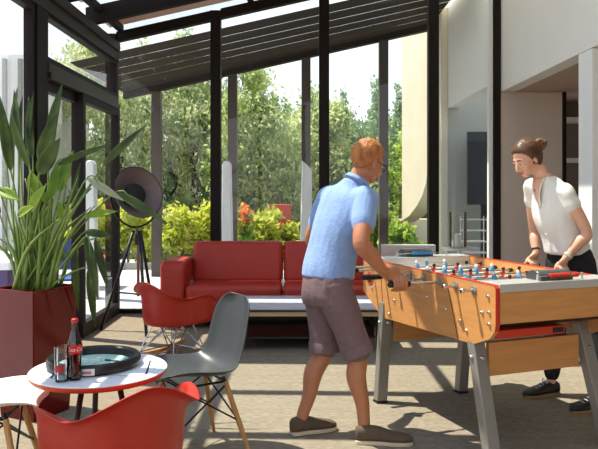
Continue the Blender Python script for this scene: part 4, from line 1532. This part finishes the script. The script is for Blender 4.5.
# shorts
M_short = mat('shorts_mauve', (116, 92, 94), 0.9, noise_scale=30, noise_amt=0.08, bump=0.3, bump_scale=50)
g = G()
torso(g, [(pel + V((.008, 0, .075)), .155, .116), (pel + V((0, 0, .03)), .168, .124), (pel - V((.006, 0, .05)), .174, .13), (pel - V((0, 0, .10)), .16, .118)], -RT)
for hp, kn in ((hipR, knR), (hipL, knL)):
    limb(g, [(hp + V((0, 0, .02)), .100), (hp.lerp(kn, .3), .102), (hp.lerp(kn, .62), .092), (hp.lerp(kn, .93), .086)], 18)
shorts = obj('shorts', remesh(g, .007, 4, .5, (.008, 9, (1, 1, .6))), M_short, man, smooth=True)
for hp, kn in ((hipR, knR), (hipL, knL)):
    ax = (kn - hp).normalized()
    e = hp.lerp(kn, .95) + ax * .03
    o1 = ax.cross(V((0, 1, 0))).normalized()
    o2 = ax.cross(o1)
    g = G().loft([(e - ax * .06, o1 * .088, o2 * .088), (e - ax * .055, o1 * .0925, o2 * .0925), (e, o1 * .0915, o2 * .0915), (e + ax * .004, o1 * .085, o2 * .085)], 24, True)
    obj('rolled_hem', g, M_short, shorts, smooth=50)
M_suede = mat('shoe_taupe', (88, 72, 56), 0.85, noise_scale=20, noise_amt=0.12)
M_sole = mat('sole_cream', (206, 190, 160), 0.7)
shoe(man, (.315, 3.80, 0.0), (.632, 3.77, 0.0), M_suede, M_sole, h=.085, w=.05)
shoe(man, (-.045, 3.905, 0.004), (.215, 4.02, 0.002), M_suede, M_sole, h=.085, w=.05)
br = [wrR.lerp(elR, .1) + V((.03 * math.cos(a) * .9, .02 * math.cos(a) + .026 * math.sin(a), .026 * math.sin(a) - .012 * math.cos(a))) for a in np.linspace(0, 2 * PI, 20)]
M_thread = mat('bracelet_tan', (150, 120, 80), 0.7)
obj('bracelet', G().tube(br, .003, 6, False), M_thread, man)

# ================================================================== the woman
FW = V((-math.cos(R(20.5)), -math.sin(R(20.5)), 0))
RW = V((FW.y, -FW.x, 0))                                 # her right, away from the camera
LW = -RW
wom = thing('person', 'standing person in white blouse and black trousers with brown hair in a bun', 'person', (1.78, 4.52, 0), world=True)
pel = V((1.815, 4.56, .93))
hipL, hipR = pel + LW * .085, pel - LW * .085
shL, shR = V((1.735, 4.425, 1.40)), V((1.605, 4.70, 1.44))
neck0 = V((1.638, 4.565, 1.50))
hc = V((1.522, 4.545, 1.618))
elL, elR = V((1.85, 4.37, 1.135)), V((1.66, 4.80, 1.12))
hL_ = rodpt(-.063, HW + .225)
hR_ = rodpt(.273, HW + .262)
wrL = hL_ + V((.015, -.02, .085))
wrR = hR_ + V((.03, .0, .085))
knR, anR = V((1.775, 4.69, .52)), V((1.735, 4.68, .10))
knL, anL = V((1.95, 4.44, .52)), V((1.92, 4.36, .10))
t1 = V((1.795, 4.56, 1.02))
t2 = V((1.765, 4.56, 1.12))
t3 = V((1.72, 4.56, 1.26))
t4 = V((1.69, 4.562, 1.385))
g = G()
torso(g, [(pel - V((0, 0, .07)), .13, .09), (pel, .16, .105), (t1, .125, .085), (t2, .12, .082), (t3, .142, .10), (t4, .145, .082), (neck0 + V((.015, 0, -.035)), .075, .055), (neck0 + V((0, 0, .01)), .05, .05)], LW)
limb(g, [(neck0 - V((0, 0, .02)), .050), (neck0 + V((-.03, 0, .05)), .045), (hc + V((.018, 0, -.05)), .046)])
for sh, el, wr in ((shL, elL, wrL), (shR, elR, wrR)):
    limb(g, [(sh.lerp(t4, .25), .044), (sh.lerp(el, .3), .043), (el, .035), (el.lerp(wr, .35), .037), (wr, .024)])
grip_hand(g, hL_, -FW, LW, wrL, .9)
grip_hand(g, hR_, -FW, LW, wrR, .9)
for hp, kn, an in ((hipR, knR, anR), (hipL, knL, anL)):
    limb(g, [(hp, .09), (hp.lerp(kn, .4), .076), (kn, .052), (kn.lerp(an, .33) - FW * .02, .052), (kn.lerp(an, .7), .037), (an, .031), (an - V((0, 0, .05)), .033)])
HW_ = frame(V((-.83, -.36, -.48)), V((-.36, -.12, 1)))
head_shape(g, hc, HW_, .97, True)
obj('body', remesh(g, .005, 4, .5), M_skin_w, wom, smooth=True)
face_parts(wom, hc, HW_, .97, mat('iris_brown', (60, 42, 30), 0.2), mat('brow_brown', (70, 46, 32), 0.8), mat('lips_pink', (190, 106, 96), 0.45))
M_brn = mat('hair_brown', (86, 54, 32), 0.42, noise_scale=22, noise_amt=0.4, stretch=(.5, 1, 1.6), bump=0.35, bump_scale=50)


def keep_wom(p):
    line = np.interp(p.x, [-.13, -.05, -.02, .012, .035, .055, .08, .1], [-.098, -.088, -.05, -.004, .03, .062, .082, .092])
    return .84 + .19 * sstep(p.z, line - .02, line + .014)


hr = obj('hair', hair_cap(hc, HW_, .97, keep_wom, .003, (.108, .085, .101), (-.02, 0, .034), 1.35), M_brn, wom, smooth=True)
g = G()
bc = hc + HW_ @ V((-.146, 0, .034))
r_ = random.Random(5)
g.ell(bc, .044, None, 14, 10)
for k in range(9):
    a = r_.uniform(0, 2 * PI)
    el_ = r_.uniform(-.8, .9)
    d = V((math.cos(a) * math.cos(el_), math.sin(a) * math.cos(el_), math.sin(el_)))
    g.ell(bc + d * .038, (.016, .022, .016), Matrix.Rotation(r_.uniform(0, PI), 3, 'Z'), 10, 7)
obj('hair_bun', remesh(g, .004, 2, .5), mat('bun_brown', (112, 74, 44), 0.5, noise_scale=26, noise_amt=0.35, bump=0.7, bump_scale=60), hr, smooth=True)

# blouse
M_bl = mat('blouse_white', (232, 228, 220), 0.85, noise_scale=20, noise_amt=0.02, bump=0.15, bump_scale=40)
g = G()
torso(g, [(V((1.795, 4.558, .985)), .156, .122), (V((1.792, 4.558, 1.02)), .160, .128), (t2, .152, .122), (t3, .165, .126), (t4 + V((.0, 0, -.01)), .152, .094), (neck0 + V((.028, 0, -.035)), .105, .068), (neck0 + V((.022, 0, .0)), .066, .052)], LW)
for sh, el in ((shL, elL), (shR, elR)):
    limb(g, [(t4.lerp(sh, .6), .060), (sh, .056), (sh.lerp(el, .2), .056), (sh.lerp(el, .33), .058)])
bl = obj('blouse', remesh(g, .006, 5, .5, (.006, 9, (1, 1, .4))), M_bl, wom, smooth=True)
# open neckline: skin V on the chest with a stand collar along it
ft_ = FW
pA = neck0 + FW * .048 + V((0, 0, -.01))
pB = t3 + FW * .118 + V((0, 0, .03))


def neck_panel():
    vs, fs = [], []
    n = 12
    for i in range(n + 1):
        f = i / n
        c = pA.lerp(pB, f) + FW * (.026 * math.sin(PI * min(1, f * 1.05)) + .004)
        w = .052 * (1 - f) + .002
        for j in range(9):
            s_ = j / 4 - 1
            vs.append(c + LW * (w * s_) - FW * (.020 * abs(s_) ** 2 * (1 - f)))
    for i in range(n):
        for j in range(8):
            a = i * 9 + j
            fs.append((a, a + 1, a + 10, a + 9))
    return G().add(vs, fs)


obj('neckline_skin', neck_panel(), M_skin_w, bl, smooth=True, solid=.004)
np_ = neck_panel()
for j in (0, 8):
    pts = [np_.v[i * 9 + j] for i in range(13)]
    obj('neckline_trim', G().tube([p + FW * .002 for p in pts], .0055, 8), M_bl, bl, smooth=True)
g = G()
for k in range(4):
    c = pB.lerp(V((1.79, 4.558, .985)) + FW * .112, (k + .6) / 4.6) + FW * .012
    g = G().lathe([(.006, 0), (.006, .003)], c, 12, FW)
    obj('button', g, M_die, bl)
pd = pA.lerp(pB, .42) + FW * .034
obj('pendant', G().ell(pd + FW * .004, (.006, .006, .008)), mat('pendant_gold', (190, 150, 90), 0.3, 0.8), wom, smooth=True)

# trousers
M_trou = mat('trousers_black', (24, 24, 27), 0.85, noise_scale=16, noise_amt=0.2)
g = G()
torso(g, [(V((1.798, 4.558, 1.01)), .138, .098), (pel + V((0, 0, .03)), .166, .115), (pel - V((0, 0, .05)), .172, .12), (pel - V((0, 0, .11)), .155, .11)], LW)
for hp, kn, an in ((hipR, knR, anR), (hipL, knL, anL)):
    limb(g, [(hp, .100), (hp.lerp(kn, .4), .092), (kn, .070), (kn.lerp(an, .4), .066), (kn.lerp(an, .88), .054)])
obj('trousers', remesh(g, .007, 4, .5, (.006, 9, (1, 1, .5))), M_trou, wom, smooth=True)
M_bshoe = mat('shoe_black', (26, 25, 28), 0.35)
M_bsole = mat('sole_tan', (150, 120, 84), 0.7)
M_lace = mat('lace_white', (200, 200, 204), 0.7)
shoe(wom, (1.79, 4.70, 0), (1.525, 4.61, 0), M_bshoe, M_bsole, h=.085, w=.046, lace=M_lace)
shoe(wom, (1.975, 4.385, 0), (1.715, 4.29, 0), M_bshoe, M_bsole, h=.085, w=.046, lace=M_lace)
wa = (elL - wrL).normalized()
wc = wrL + wa * .025
s1 = wa.cross(V((0, 0, 1))).normalized()
s2 = wa.cross(s1)
ws = obj('watch_strap', G().loft([(wc + wa * t, s1 * .0285, s2 * .0285) for t in (-.009, .009)], 24, False), mat('strap_pale', (206, 196, 180), 0.6), wom, smooth=50, solid=.003)
fd = (V((0, -1, .35)) - wa * V((0, -1, .35)).dot(wa)).normalized()
obj('watch_face', G().lathe([(.018, .026), (.018, .034), (.015, .036)], wc, 20, fd), mat('watch_gold', (216, 206, 180), 0.25, 0.6), ws, smooth=40)
wa2 = (elR - wrR).normalized()
s1 = wa2.cross(V((0, 1, 0))).normalized()
s2 = wa2.cross(s1)
obj('bracelet', G().loft([(wrR + wa2 * (.03 + t), s1 * .028, s2 * .028) for t in (-.006, .006)], 24, False), M_blackpl, wom, smooth=50, solid=.003)
# ------------------------------------------------------------------ light, sky, camera
sd = V((0.45, -0.17, -1.0)).normalized()
sun = bpy.data.lights.new('sun', 'SUN')
sun.energy = 8.0
sun.angle = R(0.53)
sun.color = (1.0, 0.92, 0.78)
so = bpy.data.objects.new('sun', sun)
COL.objects.link(so)
so.rotation_euler = V((0, 0, -1)).rotation_difference(sd).to_euler()
so.location = (-5, 4, 9)

w = bpy.data.worlds.new('sky')
scene.world = w
w.use_nodes = True
nt = w.node_tree
bg = nt.nodes['Background']
tc = nt.nodes.new('ShaderNodeTexCoord')
sx = nt.nodes.new('ShaderNodeSeparateXYZ')
rp = nt.nodes.new('ShaderNodeValToRGB')
rp.color_ramp.elements[0].position = 0.0
rp.color_ramp.elements[0].color = (0.93, 0.95, 1.0, 1)
rp.color_ramp.elements[1].position = 0.9
rp.color_ramp.elements[1].color = (0.55, 0.72, 1.0, 1)
nt.links.new(tc.outputs['Generated'], sx.inputs[0])
nt.links.new(sx.outputs['Z'], rp.inputs['Fac'])
nt.links.new(rp.outputs['Color'], bg.inputs['Color'])
bg.inputs['Strength'].default_value = 1.3

cam = bpy.data.cameras.new('camera')
cam.sensor_width = 36
cam.lens = FPX / 598 * 36
cam.shift_y = -(224.5 - HOR) / 598
cam.clip_end = 200
co = bpy.data.objects.new('camera', cam)
COL.objects.link(co)
co.location = (0, 0, EYE)
co.rotation_euler = (PI / 2, 0, 0)
scene.camera = co

bpy.data.scenes.remove(TMP)
bpy.data.batch_remove(TRASH)
for o in bpy.data.objects:
    if '_off' in o:
        del o['_off']
scene.view_settings.view_transform = 'Standard'
scene.view_settings.look = 'None'
scene.view_settings.exposure = 0.22
scene.view_settings.gamma = 1
scene.view_settings.use_curve_mapping = False
scene.cycles.use_denoising = True
scene.cycles.max_bounces = 10
scene.cycles.diffuse_bounces = 5
scene.cycles.transparent_max_bounces = 24
scene.cycles.sample_clamp_indirect = 8
